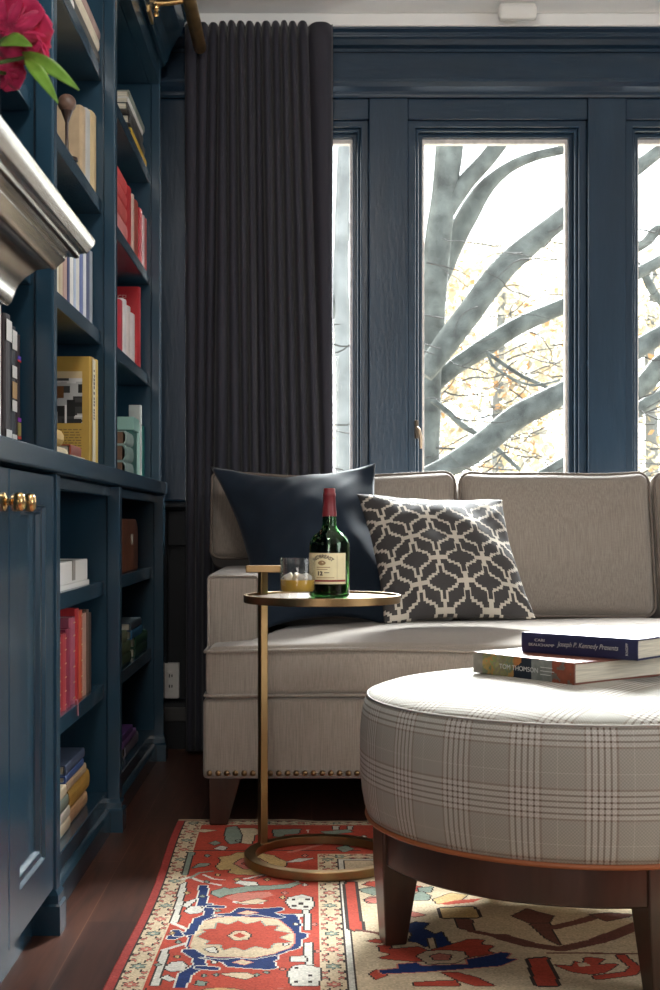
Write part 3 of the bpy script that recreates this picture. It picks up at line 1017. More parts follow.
stack(0.107, -0.562, [(70.6, 0.30, 0.030, (0.58, 0.50, 0.36), 'cream book at the bottom of the front floor-level pile'),
                      (70.2, 0.30, 0.026, (0.52, 0.50, 0.44), 'pale grey book second in the front floor-level pile'),
                      (68.8, 0.30, 0.030, (0.16, 0.19, 0.15), 'green grey book third in the front floor-level pile'),
                      (67.0, 0.28, 0.026, (0.54, 0.45, 0.30), 'cream tan book on top of the front floor-level pile')], g)
stack(0.107, -0.566, [(87.4, 0.25, 0.036, (0.46, 0.27, 0.14), 'light brown book at the bottom of the rear floor-level pile'),
                      (89.6, 0.28, 0.050, (0.46, 0.27, 0.055), 'thick ochre book in the rear floor-level pile'),
                      (86.4, 0.26, 0.024, (0.52, 0.38, 0.24), 'tan book above the thick ochre one'),
                      (83.8, 0.24, 0.018, (0.05, 0.10, 0.27), 'thin blue book above the tan one'),
                      (84.8, 0.25, 0.024, (0.06, 0.085, 0.15), 'slate blue book on top of the rear floor-level pile')], g)
# --- far case, lower
t = thing('leather_case', 'brown leather round-topped case on a low shelf by the wall', 'case', (-0.565, 4.02, 0.671))
cp = [(-0.25, 0), (0.25, 0), (0.25, 0.115)] + [(0.25 - 0.05 + 0.05 * math.cos(R(a)), 0.115 + 0.05 * math.sin(R(a))) for a in range(15, 91, 15)] + [(-0.2 - 0.05 * math.sin(R(a)), 0.115 + 0.05 * math.cos(R(a))) for a in range(0, 91, 15)]
obj('case_body', prism(bm_new(), cp, 'x', -0.12, 0), mat('brown_leather', (0.13, 0.042, 0.020), 0.42, var=0.4, vscale=14, bump=0.2, bscale=60), t, smooth=40, bevel=0.005)
obj('case_clasp', rbox(0.008, 0.022, 0.034, 0.003, 2), mat('clasp_metal', (0.4, 0.35, 0.28), 0.35, metal=0.9), t, smooth=60, loc=(0.002, 0.09, 0.10))
g = 'green and blue books lying on the far low shelf'
stack(0.390, -0.560, [(131.5, 0.25, 0.034, (0.06, 0.10, 0.05), 'dull green book at the bottom of the near green pile'),
                      (130.8, 0.25, 0.036, (0.11, 0.15, 0.08), 'mid green book in the near green pile'),
                      (127.5, 0.22, 0.036, (0.17, 0.20, 0.12), 'pale green book on top of the near green pile')], g)
stack(0.390, -0.562, [(147.0, 0.30, 0.030, (0.015, 0.06, 0.03), 'dark green book at the bottom of the far pile'),
                      (147.6, 0.30, 0.034, (0.02, 0.085, 0.04), 'bottle green book under the blue one'),
                      (142.5, 0.26, 0.030, (0.04, 0.17, 0.34), 'bright blue book on the green ones'),
                      (141.5, 0.26, 0.026, (0.07, 0.10, 0.13), 'slate book with brown edges on the blue one')], g)
g = 'purple books in the bottom of the far base'
stack(0.107, -0.560, [(138.6, 0.30, 0.038, (0.20, 0.17, 0.21), 'grey lilac book at the bottom of the purple pile'),
                      (136.2, 0.30, 0.020, (0.26, 0.13, 0.36), 'violet book in the middle of the purple pile'),
                      (133.0, 0.28, 0.022, (0.09, 0.035, 0.16), 'deep purple book on top of the purple pile')], g)

# ------------------------------------------------------------------ sofa
SX0, SX1 = -0.287, 1.862
SXC = (SX0 + SX1) / 2
org = (SXC, 3.95, 0.0)
t = thing('sofa', 'greige upholstered three-seat sofa with nailhead trim under the windows', 'sofa', org)


def shifted(bm, dx, dy, dz):
    for v in bm.verts:
        v.co += Vector((dx, dy, dz))
    return bm


W = SX1 - SX0
# base with slightly flared front
obj('base', rbox(W, 1.00, 0.215, 0.012, 10, (0, 0.004, 0)), SOFA, t, smooth=60, loc=(0, 0.03, 0.2445))
obj('dust_cover', bx(-W / 2 + 0.03, W / 2 - 0.03, -0.42, 0.5, 0.128, 0.1375), BLACKCLOTH, t)
for s in (-1, 1):
    a = obj('arm', rbox(0.150, 0.86, 0.340, 0.016, 8, (0.003, 0, 0.006)), SOFA, t, smooth=60, loc=(s * (W / 2 - 0.075), 0.09, 0.51))
    wt = bm_new(); tube(wt, [(x, -0.430, z) for x, z in rrect(0.140, 0.330, 0.014, 3, 6)], 0.0035, 6, closed=True)
    obj('welt', wt, SOFA, a, smooth=60)
obj('back_frame', rbox(W - 0.02, 0.16, 0.60, 0.03, 8, (0, 0.01, 0)), SOFA, t, smooth=60, loc=(0, 0.455, 0.62))


def seat_fn(p):
    x, y, z = p
    # T shape: behind the arms the cushion is narrower, so push the ends' rear edge forward
    e = abs(x) - (W / 2 - 0.172)
    k = max(0.0, min(1.0, e / 0.03)); k = k * k * (3 - 2 * k)
    y2 = -0.33 + (y + 0.33) * (0.155 / 0.66)
    y = y * (1 - k) + y2 * k
    # the loose front edge swells and sags a little along its length
    z += 0.004 * math.sin(x * 7.0) * (1 if z > 0 else 0.3)
    y -= 0.004 * math.sin(x * 4.3 + 1)
    return Vector((x, y, z))


SW, SD, SH = W - 0.016, 0.66, 0.140
sc = obj('seat_cushion', rbox(SW, SD, SH, 0.026, 22, (0, 0.020, 0.046), seat_fn), SOFA, t, smooth=70, loc=(0, -0.145, 0.424))
for zz in (0.058, -0.062):
    path = [seat_fn(Vector((x, y, zz))) for x, y in rrect(SW + 0.004, SD + 0.004 + 0.012, 0.024, 4, 40)]
    path = [Vector((p.x, p.y - (0.004 * (1 - (p.x / SW * 2) ** 2)), p.z)) for p in path]
    wt = bm_new(); tube(wt, path, 0.0045, 7, closed=True)
    obj('welt', wt, SOFA, sc, smooth=60)

# three back cushions, the outer two stepping over the arms
Yf = 4.07 - org[1]
for (xa, xb, over) in ((-0.318, 0.470, -1), (0.482, 1.095, 0), (1.107, 1.893, 1)):
    w, hgt, dep = xb - xa, 0.468, 0.175
    cx = (xa + xb) / 2

    def bf(p, w=w, over=over, ph=cx):
        x, y, z = p
        zt = (z + 0.234) / 0.468
        if over:
            e = (-x if over < 0 else x) - (w / 2 - 0.185)
            k = max(0.0, min(1.0, e / 0.03)); k = k * k * (3 - 2 * k)
            z2 = -0.045 + zt * (0.234 + 0.045)
            z = z * (1 - k) + z2 * k
        # soft uneven top edge with raised corners
        q = abs(x) / (w / 2)
        z += zt ** 3 * (0.012 * q ** 4 - 0.008 * math.cos(x * 6 + ph * 5) * (1 - q))
        y += 0.006 * math.sin(x * 9 + z * 7 + ph)
        return Vector((x, y, z))
    cu = obj('back_cushion', rbox(w, dep, hgt, 0.036, 14, (0.006, 0.040, 0.006), bf), SOFA, t, smooth=75, loc=(cx - SXC, Yf + 0.155, 0.735))
    cu.rotation_euler = (R(-14), 0, 0)
    for yq in (-0.078, 0.078):
        path = [bf(Vector((x, yq, z))) for x, z in rrect(w - 0.004, hgt - 0.004, 0.04, 5, 14)]
        wt = bm_new(); tube(wt, path, 0.0045, 7, closed=True)
        obj('welt', wt, WELT_DARK, cu, smooth=60)
# legs
for sx in (-1, 1):
    for sy in (-1, 1):
        lb = bm_new()
        xo = W / 2 - 0.014
        tops = [(xo, 0.0), (xo - 0.088, 0.0), (xo - 0.088, 0.075), (xo, 0.075)]
        bots = [(xo - 0.002, 0.004), (xo - 0.050, 0.004), (xo - 0.050, 0.046), (xo - 0.002, 0.046)]
        ys = -0.452 if sy < 0 else 0.50
        vt = [lb.verts.new((sx * x, ys - sy * y if sy > 0 else ys + y, 0.1385)) for x, y in tops]
        vb = [lb.verts.new((sx * x, ys - sy * y if sy > 0 else ys + y, 0.009 if sy < 0 else 0.0)) for x, y in bots]
        lb.faces.new(vt); lb.faces.new(vb[::-1])
        for k in range(4):
            lb.faces.new((vb[k], vb[(k + 1) % 4], vt[(k + 1) % 4], vt[k]))
        obj('leg', lb, DARKWOOD, t, bevel=0.003)
# nailheads along the foot of the front rail
nb = bm_new(); lathe(nb, [(0.0082 * math.cos(R(a)), 0.0050 * math.sin(R(a))) for a in (0, 20, 40, 60, 80)] + [(0, 0.005)], 12)
for v in nb.verts:
    a, b, c = v.co
    v.co = Vector((a, -c, b))
first = obj('nailhead', nb, NAIL, t, smooth=70)
N = 92
for k in range(N):
    o = first if k == 0 else first.copy()
    if k:
        C.objects.link(o); o.parent = t
    o.location = (-W / 2 + 0.018 + k * (W - 0.036) / (N - 1), -0.4725, 0.153)

# ------------------------------------------------------------------ throw pillows
def pillow(name, label, corners, T, n, mfun, mats, pinch=0.05, wob=0.006, seed=0.0, fill=0.5, fexp=4):
    TL, TR, BR, BL = [Vector(c) for c in corners]
    ctr = (TL + TR + BR + BL) / 4
    nrm = (TR - TL + BR - BL).cross(TL - BL + TR - BR).normalized()
    if nrm.y > 0:
        nrm = -nrm
    V, Fc, mi = [], [], []
    idx = {}
    for side in (1, -1):
        for j in range(n + 1):
            for i in range(n + 1):
                u, v = 2 * i / n - 1, 2 * j / n - 1
                uu = u * (1 - pinch * (1 - v * v) * (0.4 + 0.6 * u * u)); vv = v * (1 - pinch * (1 - u * u) * (0.4 + 0.6 * v * v))
                a, b = (uu + 1) / 2, (vv + 1) / 2
                p = (TL * (1 - a) + TR * a) * (1 - b) + (BL * (1 - a) + BR * a) * b
                f = max(0.0, (1 - abs(u) ** fexp) * (1 - abs(v) ** fexp)) ** fill
                f *= 0.75 + 0.25 * (1 - u * u) * (1 - v * v)
                wv = noise.noise(Vector((u * 2.2 + seed, v * 2.2, seed))) * wob * 1.3 + noise.noise(Vector((u * 5 + v * 4, v * 3 + seed, 3))) * wob * 0.4
                p = p + nrm * (side * (T / 2) * f + wv)
                if i in (0, n) or j in (0, n):
                    key = (i, j)
                    if key not in idx:
                        idx[key] = len(V); V.append(p - ctr)
                    idx[(side, i, j)] = idx[key]
                else:
                    idx[(side, i, j)] = len(V); V.append(p - ctr)
        for j in range(n):
            for i in range(n):
                q = [idx[(side, i, j)], idx[(side, i + 1, j)], idx[(side, i + 1, j + 1)], idx[(side, i, j + 1)]]
                Fc.append(q if side == -1 else q[::-1])
                mi.append(mfun((i + .5) / n, (j + .5) / n, side))
    me = bpy.data.meshes.new(name); me.from_pydata([tuple(v) for v in V], [], Fc)
    for m in mats:
        me.materials.append(m)
    me.polygons.foreach_set('material_index', mi)
    me.polygons.foreach_set('use_smooth', [True] * len(Fc))
    bm = bm_new(); bm.from_mesh(me); bmesh.ops.recalc_face_normals(bm, faces=bm.faces[:]); bm.to_mesh(me); bm.free()
    o = bpy.data.objects.new(name, me); C.objects.link(o); o.location = ctr
    return o


o = pillow('throw_pillow', '', [at(210, 467, 4.08), at(376, 462, 4.08), at(408, 630, 3.80), at(258, 632, 3.78)], 0.20, 48, lambda u, v, s: 0, [VELVET], 0.15, 0.012, 2.3, 0.75, 2.2)
tag(o, 'plain dark navy velvet cushion leaning in the left corner of sofa', 'cushion')

# stepped ogee lattice for the patterned cushion: n cells per side
NP = 132


def lattice(u, v, side):
    # stepped interlocking trellis, measured in knots of one cell
    cw, ch, q = 0.305, 0.345, 24.0
    for ox, oy in ((0, 0), (0.5, 0.5)):
        a = ((u + 0.05) / cw + ox) % 1.0 - 0.5
        b = ((v + 0.06) / ch + oy) % 1.0 - 0.5
        a = abs((math.floor(a * q) + .5) / q); b = abs((math.floor(b * q) + .5) / q)
        d = a / 0.33 + b / 0.21
        slit = a < 0.022 and b < 0.34
        if 1.0 < d < 1.33 and not slit and b < 0.30:
            return 1
        if a > 0.31 and b < 0.022:
            return 1
        if 0.022 < a < 0.075 and 0.20 < b < 0.36:
            return 1
        if a < 0.045 and b > 0.34:
            return 1
    return 0


PILD = mat('charcoal_weave', (0.040, 0.036, 0.036), 0.85, bump=0.2, bscale=300)
PILL = mat('oat_weave', (0.50, 0.45, 0.38), 0.85, bump=0.2, bscale=300)
o = pillow('throw_pillow', '', [at(357, 494, 3.90), at(502, 500, 3.92), at(536, 619, 3.66), at(384, 624, 3.62)], 0.16, NP, lattice, [PILD, PILL], 0.07, 0.008, 5.1, 0.6, 3)
tag(o, 'charcoal cushion with a cream stepped lattice pattern on sofa seat', 'cushion')
tip = bm_new()

# ------------------------------------------------------------------ ottoman
OC = (0.523, 2.600)
t = thing('ottoman', 'large round plaid upholstered ottoman on a dark walnut base', 'ottoman', (OC[0], OC[1], 0))
prof_top = [(0.0, 0.5165), (0.06, 0.516), (0.13, 0.5145), (0.20, 0.5115), (0.27, 0.507), (0.33, 0.5005), (0.375, 0.4925), (0.397, 0.4855), (0.406, 0.480)]
prof_side = [(0.406, 0.480), (0.4135, 0.468), (0.419, 0.445), (0.4225, 0.41), (0.4235, 0.37), (0.4225, 0.33), (0.419, 0.29), (0.413, 0.26), (0.408, 0.244), (0.30, 0.243), (0.0, 0.243)]
ub = bm_new()
uvl = ub.loops.layers.uv.new('UVMap')
n = 128


def lathe_uv(prof, side):
    rings = []
    arc = 0.0
    for i, (r, z) in enumerate(prof):
        rings.append([ub.verts.new((r * math.cos(2 * PI * k / n), r * math.sin(2 * PI * k / n), z)) for k in range(n)] if r > 0 else [ub.verts.new((0, 0, z))])
    for (A, B, pa, pb_) in zip(rings[:-1], rings[1:], prof[:-1], prof[1:]):
        for k in range(n):
            if len(A) == 1:
                vs = [(A[0], 0, pa), (B[k], k, pb_), (B[(k + 1) % n], k + 1, pb_)]
            elif len(B) == 1:
                vs = [(A[k], k, pa), (B[0], k, pb_), (A[(k + 1) % n], k + 1, pa)]
            else:
                vs = [(A[k], k, pa), (B[k], k, pb_), (B[(k + 1) % n], k + 1, pb_), (A[(k + 1) % n], k + 1, pa)]
            f = ub.faces.new([v[0] for v in vs])
            for lp, (v, kk, pr) in zip(f.loops, vs):
                if side:
                    lp[uvl].uv = (2 * PI * kk / n * 0.42, pr[1])
                else:
                    # the top cloth is laid at a slight angle to the room
                    x, y = v.co.x, v.co.y
                    ca, sa = math.cos(R(38)), math.sin(R(38))
                    lp[uvl].uv = (x * ca - y * sa, x * sa + y * ca)


lathe_uv(prof_top, False)
lathe_uv(prof_side, True)
bmesh.ops.remove_doubles(ub, verts=ub.verts[:], dist=1e-5)
obj('upholstery', ub, PLAID, t, smooth=80)
wt = bm_new(); tube(wt, [(0.4075 * math.cos(2 * PI * k / 96), 0.4075 * math.sin(2 * PI * k / 96), 0.4790) for k in range(96)], 0.0022, 7, closed=True)
obj('seam_welt', wt, mat('plaid_welt', (0.36, 0.34, 0.31), 0.85), t, smooth=70)
wt = bm_new(); tube(wt, [(0.408 * math.cos(2 * PI * k / 96), 0.408 * math.sin(2 * PI * k / 96), 0.2405) for k in range(96)], 0.0052, 7, closed=True)
obj('rust_piping', wt, PIPING, t, smooth=70)['label'] = 'rust orange leather piping'
ab = bm_new(); lathe(ab, [(0.30, 0.166), (0.392, 0.166), (0.396, 0.170), (0.397, 0.238), (0.30, 0.238)], 96, closed=True)
obj('base_ring', ab, OTTOWOOD, t, smooth=40)
for k in range(4):
    a = R(192.5 + 90 * k)
    lb = bm_new()
    er, et = Vector((math.cos(a), math.sin(a), 0)), Vector((-math.sin(a), math.cos(a), 0))
    vt = [lb.verts.new(er * r + et * s + Vector((0, 0, 0.238))) for r, s in ((0.4015, -0.037), (0.4015, 0.037), (0.325, 0.037), (0.325, -0.037))]
    vm = [lb.verts.new(er * r + et * s + Vector((0, 0, 0.160))) for r, s in ((0.4015, -0.036), (0.4015, 0.036), (0.328, 0.036), (0.328, -0.036))]
    vb = [lb.verts.new(er * r + et * s + Vector((0, 0, 0.010))) for r, s in ((0.392, -0.023), (0.392, 0.023), (0.350, 0.023), (0.350, -0.023))]
    lb.faces.new(vt); lb.faces.new(vb[::-1])
    for A, B in ((vt, vm), (vm, vb)):
        for q in range(4):
            lb.faces.new((B[q], B[(q + 1) % 4], A[(q + 1) % 4], A[q]))
    obj('leg', lb, OTTOWOOD, t, bevel=0.003)

# ------------------------------------------------------------------ two books on the ottoman
ZB = 0.5145
b1 = make_book('art book with painted landscape spine lying lowest on the ottoman', 0.042, 0.265, 0.272, (0.500, 2.463, ZB), (R(90), 0, R(216.9)), (0.16, 0.05, 0.03), rnd=0.04)
pal = [(0.17, 0.15, 0.12), (0.22, 0.21, 0.10), (0.10, 0.16, 0.12), (0.34, 0.21, 0.06), (0.42, 0.17, 0.05), (0.16, 0.22, 0.08), (0.23, 0.26, 0.24), (0.20, 0.21, 0.20), (0.14, 0.13, 0.10), (0.22, 0.07, 0.04)]


def paint(u, v):
    q = noise.noise(Vector((u * 14, v * 2.5, 1.0))) * 0.5 + noise.noise(Vector((u * 40, v * 5, 4.0))) * 0.25
    if u < 0.10:
        c = (0.20, 0.18, 0.15)
    elif u < 0.42:
        c = pal[int((u * 23 + q * 6)) % 6]
        c = tuple(0.6 * a + 0.4 * b for a, b in zip(c, (0.22, 0.19, 0.07)))
    elif u < 0.60 and (v < 0.75 - (0.5 - u) * 4 if u < .5 else v < 1.1 - (u - .56) * 2):
        c = (0.012, 0.018, 0.028)
    elif u < 0.60:
        c = (0.36, 0.14, 0.04)
    elif u < 0.80:
        c = tuple(0.6 * a + 0.4 * b for a, b in zip((0.15, 0.18, 0.18), (0.22, 0.2, 0.16)))
    else:
        c = (0.20, 0.055, 0.03) if q > -.1 else (0.14, 0.12, 0.10)
    k = 1 + q * 0.7
    return tuple(max(0.004, a * k) for a in c)


printed('spine_painting', b1, 90, 16, paint, lambda u, v: (0.0006, 0.0005 + 0.0405 * v, 0.2715 - 0.271 * u), PRINT)
SPM = lambda z, y: Matrix(((0, 0, 1, 0.0012), (0, 1, 0, y), (-1, 0, 0, z), (0, 0, 0, 1)))
SIL = mat('silver_letter', (0.50, 0.50, 0.48), 0.5)
letters('lettering', 'TOM THOMSON', 0.0135, SPM(0.143, 0.019), SIL, b1, xs=1.05, ext=0.0001)
sg = bm_new()
for yb_l, za_, zl_ in ((0.0270, 0.085, 0.042), (0.0200, 0.085, 0.048), (0.0130, 0.085, 0.036)):
    box(sg, 0.0010, 0.0013, yb_l - 0.0007, yb_l + 0.0007, za_ - zl_ * 0.75, za_)
obj('spine_lines', sg, SIL, b1)


b2 = make_book('navy hardback with silver script spine lying on the painted art book', 0.041, 0.255, 0.262, (0.628, 2.496, ZB + 0.0425), (R(90), 0, R(227.5)), (0.013, 0.016, 0.062), rnd=0.05)
letters('lettering', 'CARI', 0.0080, SPM(0.218, 0.0265), GREY_INK, b2, xs=1.35)
letters('lettering', 'BEAUCHAMP', 0.0080, SPM(0.214, 0.0170), GREY_INK, b2, xs=1.30)
letters('lettering', 'Joseph P. Kennedy Presents', 0.0140, SPM(0.108, 0.0215), GREY_INK, b2, shear=0.30, xs=0.86, ext=0.0001)
letters('lettering', 'KNOPF', 0.0075, Matrix(((0, 0, 1, 0.0012), (1, 0, 0, 0.0205), (0, 1, 0, 0.021), (0, 0, 0, 1))), GREY_INK, b2)

# ------------------------------------------------------------------ brass side table
TC = (0.029, 3.130)
t = thing('side_table', 'round brass drinks table with a ring base beside the sofa', 'side table', (TC[0], TC[1], 0))
RZ = 0.010


def ring(bm, r0, r1, z0, z1, n=80):
    e = 0.0012
    return lathe(bm, [(r0 + e, z0), (r1 - e, z0), (r1, z0 + e), (r1, z1 - e), (r1 - e, z1), (r0 + e, z1), (r0, z1 - e), (r0, z0 + e)], n, closed=True)


obj('base_ring', ring(bm_new(), 0.160, 0.187, RZ, RZ + 0.020), BRASS_TABLE, t, smooth=40)
obj('rim', ring(bm_new(), 0.180, 0.189, 0.632, 0.6505), BRASS_TABLE, t, smooth=40)
obj('top_plate', lathe(bm_new(), [(0, 0.636), (0.1805, 0.636), (0.1805, 0.6452), (0, 0.6452)], 80), MIRROR_TOP, t, smooth=40)
pb = bm_new()
pc = Vector((-0.146, 0.092, 0))
ang = math.atan2(pc.y, pc.x)


def sq(bm, c, hw, z0, z1, rot):
    ca, sa = math.cos(rot), math.sin(rot)
    c4 = [(hw, hw), (-hw, hw), (-hw, -hw), (hw, -hw)]
    v = [[bm.verts.new((c.x + x * ca - y * sa, c.y + x * sa + y * ca, z)) for x, y in c4] for z in (z0, z1)]
    bm.faces.new(v[0][::-1]); bm.faces.new(v[1])
    for k in range(4):
        bm.faces.new((v[0][k], v[0][(k + 1) % 4], v[1][(k + 1) % 4], v[1][k]))
    return bm


obj('post', sq(pb, pc, 0.0095, RZ + 0.018, 0.702, R(28)), BRASS_TABLE, t, bevel=0.0015)
hb = bm_new()
box(hb, -0.042, 0.046, -0.010, 0.010, 0.700, 0.7175)
obj('handle', hb, BRASS_TABLE, t, bevel=0.002, loc=(pc.x, pc.y, 0))

# ------------------------------------------------------------------ bottle
BZ = 0.6455
G = Vector((0.046, 3.080, BZ))
t = thing('whiskey_bottle', 'green glass whiskey bottle with cream label and red capsule on table', 'bottle', G)
GREEN = glass_mat('green_glass', (0.10, 0.42, 0.10), 1.5)
outer = [(0, 0.003), (0.036, 0.0), (0.0450, 0.002), (0.0478, 0.007), (0.0478, 0.120), (0.0470, 0.129), (0.0445, 0.137), (0.0395, 0.1445), (0.0325, 0.151), (0.0250, 0.157), (0.0190, 0.1645), (0.0168, 0.173), (0.0162, 0.19), (0.0140, 0.220), (0.0130, 0.2515)]
inner = [(max(r - 0.003, 0), z) for r, z in outer[3:]][::-1]
inner = inner[:-1] + [(0.044, 0.014), (0.040, 0.010), (0, 0.010)]
obj('glass_body', lathe(bm_new(), outer + inner, 56), GREEN, t, smooth=50)
liq = [(0, 0.0105), (0.039, 0.0105), (0.0432, 0.0145), (0.0435, 0.117), (0.0425, 0.1265), (0.0400, 0.1365), (0.0362, 0.1420), (0, 0.1420)]
WH_B = mat('dark_whiskey', (0.016, 0.010, 0.004), 0.08, spec=0.3)
obj('whiskey', lathe(bm_new(), liq, 48), WH_B, t, smooth=50)
cap = [(0, 0.2590), (0.0125, 0.2590), (0.0138, 0.2570), (0.0138, 0.2480), (0.0150, 0.2465), (0.0150, 0.2400), (0.0142, 0.2385), (0.0150, 0.2180), (0.0172, 0.1930), (0.0166, 0.1926), (0.0145, 0.2195), (0.0134, 0.2520), (0, 0.2530)]
obj('capsule', lathe(bm_new(), cap, 40), WAX, t, smooth=40)
# label wraps round the body; its middle faces a little left of the camera
RL = 0.0482
A0, A1, AC = R(-92 - 16 - 66), R(-92 - 16 + 68), R(-92 - 16)


def on_label(x, z, dr=0.0):
    a = AC + x / RL
    return Vector(((RL + dr) * math.cos(a), (RL + dr) * math.sin(a), z))


def wrap(x0, x1, z0, z1, dr, n=40):
    bm = bm_new()
    V = [[on_label(x0 + (x1 - x0) * i / n, z, r) for i in range(n + 1)] for z in (z0, z1) for r in (dr, dr - 0.0005)]
    B0, B0i, T0, T0i = [[bm.verts.new(p) for p in q] for q in V]
    for i in range(n):
        bm.faces.new((B0[i], B0[i + 1], T0[i + 1], T0[i])); bm.faces.new((B0i[i], T0i[i], T0i[i + 1], B0i[i + 1]))
        bm.faces.new((B0[i], B0i[i], B0i[i + 1], B0[i + 1])); bm.faces.new((T0[i], T0[i + 1], T0i[i + 1], T0i[i]))
    bm.faces.new((B0[0], T0[0], T0i[0], B0i[0])); bm.faces.new((B0[n], B0i[n], T0i[n], T0[n]))
    return bm


lab = obj('label', wrap(-0.056, 0.058, 0.034, 0.1065, 0.0), LABEL, t, smooth=40)
lab['label'] = 'cream paper label'
obj('label_band', wrap(-0.055, 0.057, 0.0395, 0.0440, 0.0002), REDINK, lab, smooth=40)
obj('label_rule', wrap(0.0325, 0.0331, 0.040, 0.101, 0.0002, 2), mat('label_gold', (0.45, 0.33, 0.12), 0.5), lab, smooth=40)
LW = lambda x0, z0, dr=0.0002: (lambda c: on_label(c.x + x0, c.y + z0, dr + c.z * 0.3))
letters('lettering', 'REDBREAST', 0.0112, LW(-0.002, 0.0985), INK, lab, arc=0.036, xs=0.92, bold=0.00035)
letters('lettering', '12', 0.0125, LW(-0.009, 0.0585), INK, lab, xs=1.15, bold=0.0006)
obj('label_line', wrap(0.002, 0.014, 0.0600, 0.0616, 0.0002, 6), INK, lab)
obj('label_line', wrap(-0.018, 0.016, 0.0726, 0.0742, 0.0002, 12), mat('label_tan', (0.40, 0.22, 0.10), 0.6), lab)
obj('label_line', wrap(-0.018, 0.010, 0.0678, 0.0692, 0.0002, 10), mat('label_tan', (0.40, 0.22, 0.10), 0.6), lab)
obj('label_line', wrap(-0.018, 0.026, 0.0482, 0.0496, 0.0002, 14), mat('label_tan', (0.40, 0.22, 0.10), 0.6), lab)

bd = bm_new()
for k in range(1):
    V = [bd.verts.new(on_label(-0.004 + 0.0085 * math.cos(2 * PI * i / 20) * (1 + .15 * math.cos(4 * PI * i / 20)), 0.0835 + 0.0058 * math.sin(2 * PI * i / 20), 0.0004)) for i in range(20)]
    bd.faces.new(V)
obj('emblem', bd, mat('emblem_tan', (0.36, 0.22, 0.10), 0.6), lab)

# ------------------------------------------------------------------ tumbler
TG = Vector((-0.0285, 3.000, BZ))
t = thing('whiskey_tumbler', 'clear tumbler of amber whiskey and ice beside the green bottle', 'glass', TG)
CLEAR = bpy.data.materials.new('clear_glass'); CLEAR.use_nodes = True
_n = CLEAR.node_tree; _n.nodes.clear()
_o = _n.nodes.new('ShaderNodeOutputMaterial'); _t = _n.nodes.new('ShaderNodeBsdfTransparent'); _g = _n.nodes.new('ShaderNodeBsdfGlossy'); _m = _n.nodes.new('ShaderNodeMixShader'); _l = _n.nodes.new('ShaderNodeLayerWeight')
_t.inputs[0].default_value = (0.96, 0.965, 0.96, 1); _g.inputs['Roughness'].default_value = 0.03; _l.inputs['Blend'].default_value = 0.22
_p = _n.nodes.new('ShaderNodeMath'); _p.operation = 'POWER'; _p.inputs[1].default_value = 2.5
_q = _n.nodes.new('ShaderNodeMath'); _q.operation = 'MULTIPLY_ADD'; _q.inputs[1].default_value = 0.45; _q.inputs[2].default_value = 0.035
_l.inputs['Blend'].default_value = 0.5
link(_n, _l.outputs['Facing'], _p.inputs[0]); link(_n, _p.outputs[0], _q.inputs[0]); link(_n, _q.outputs[0], _m.inputs[0]); link(_n, _t.outputs[0], _m.inputs[1]); link(_n, _g.outputs[0], _m.inputs[2]); link(_n, _m.outputs[0], _o.inputs[0])
outer = [(0, 0.0), (0.0375, 0.0), (0.0400, 0.002), (0.0408, 0.010), (0.0412, 0.095), (0.0406, 0.0962), (0.0398, 0.095), (0.0392, 0.024), (0.036, 0.0195), (0.02, 0.018), (0, 0.018)]
obj('glass', lathe(bm_new(), outer, 56), CLEAR, t, smooth=40)
AMB = glass_mat('amber_whiskey', (1.0, 0.60, 0.10), 1.1)
AMB.node_tree.nodes['Principled BSDF'].inputs['Transmission Weight'].default_value = 0.38
obj('whiskey', lathe(bm_new(), [(0, 0.0183), (0.02, 0.0183), (0.0355, 0.0198), (0.0389, 0.0243), (0.0390, 0.046), (0, 0.046)], 48), AMB, t, smooth=40)
ICE = glass_mat('ice', (0.95, 0.95, 0.93), 1.31, 0.12)
ICE.node_tree.nodes['Principled BSDF'].inputs['Transmission Weight'].default_value = 0.5
for (x, y, z, a) in ((0.002, -0.014, 0.049, 20), (-0.018, 0.010, 0.046, 55), (0.019, 0.008, 0.047, -25)):
    ib = rbox(0.023, 0.023, 0.021, 0.004, 3, (0.001, 0.001, 0.001))
    o = obj('ice_cube', ib, ICE, smooth=60, loc=TG + Vector((x, y, z)))
    o.rotation_euler = (R(a), R(a * 0.7), R(a * 1.3))
    tag(o, 'clear ice cube floating in the amber whiskey tumbler', 'ice cube', 'ice cubes in the tumbler')

# ------------------------------------------------------------------ rug
CELL = 0.0036
RX0, RX1, RY0, RY1 = -0.356, 1.80, 1.30, 3.575
nx, ny = int((RX1 - RX0) / CELL), int((RY1 - RY0) / CELL)
U, Vv = np.meshgrid((np.arange(nx) + .5) * CELL, (np.arange(ny) + .5) * CELL)     # u from the left edge, v from the far edge
IDX = np.zeros((ny, nx), dtype=np.int16)
RUG = [(0.43, 0.062, 0.036),   # 0 red
       (0.58, 0.46, 0.31),     # 1 cream
       (0.012, 0.030, 0.12),   # 2 blue
       (0.05, 0.035, 0.03),    # 3 dark outline
       (0.52, 0.36, 0.16),     # 4 gold
       (0.22, 0.27, 0.22),     # 5 sage/teal
       (0.60, 0.57, 0.50),     # 6 white
       (0.34, 0.050, 0.042),   # 7 deep red edge
       (0.52, 0.17, 0.13),     # 8 salmon
       (0.16, 0.06, 0.045)]    # 9 brown red
Wd, Ln = RX1 - RX0, RY1 - RY0
E = np.minimum(np.minimum(U, Wd - U), np.minimum(Vv, Ln - Vv))
alongv = np.where(np.minimum(U, Wd - U) <= np.minimum(Vv, Ln - Vv), Vv, U)
IDX[:] = 0
IDX[E < 0.018] = 7
IDX[(E >= 0.427)] = 1


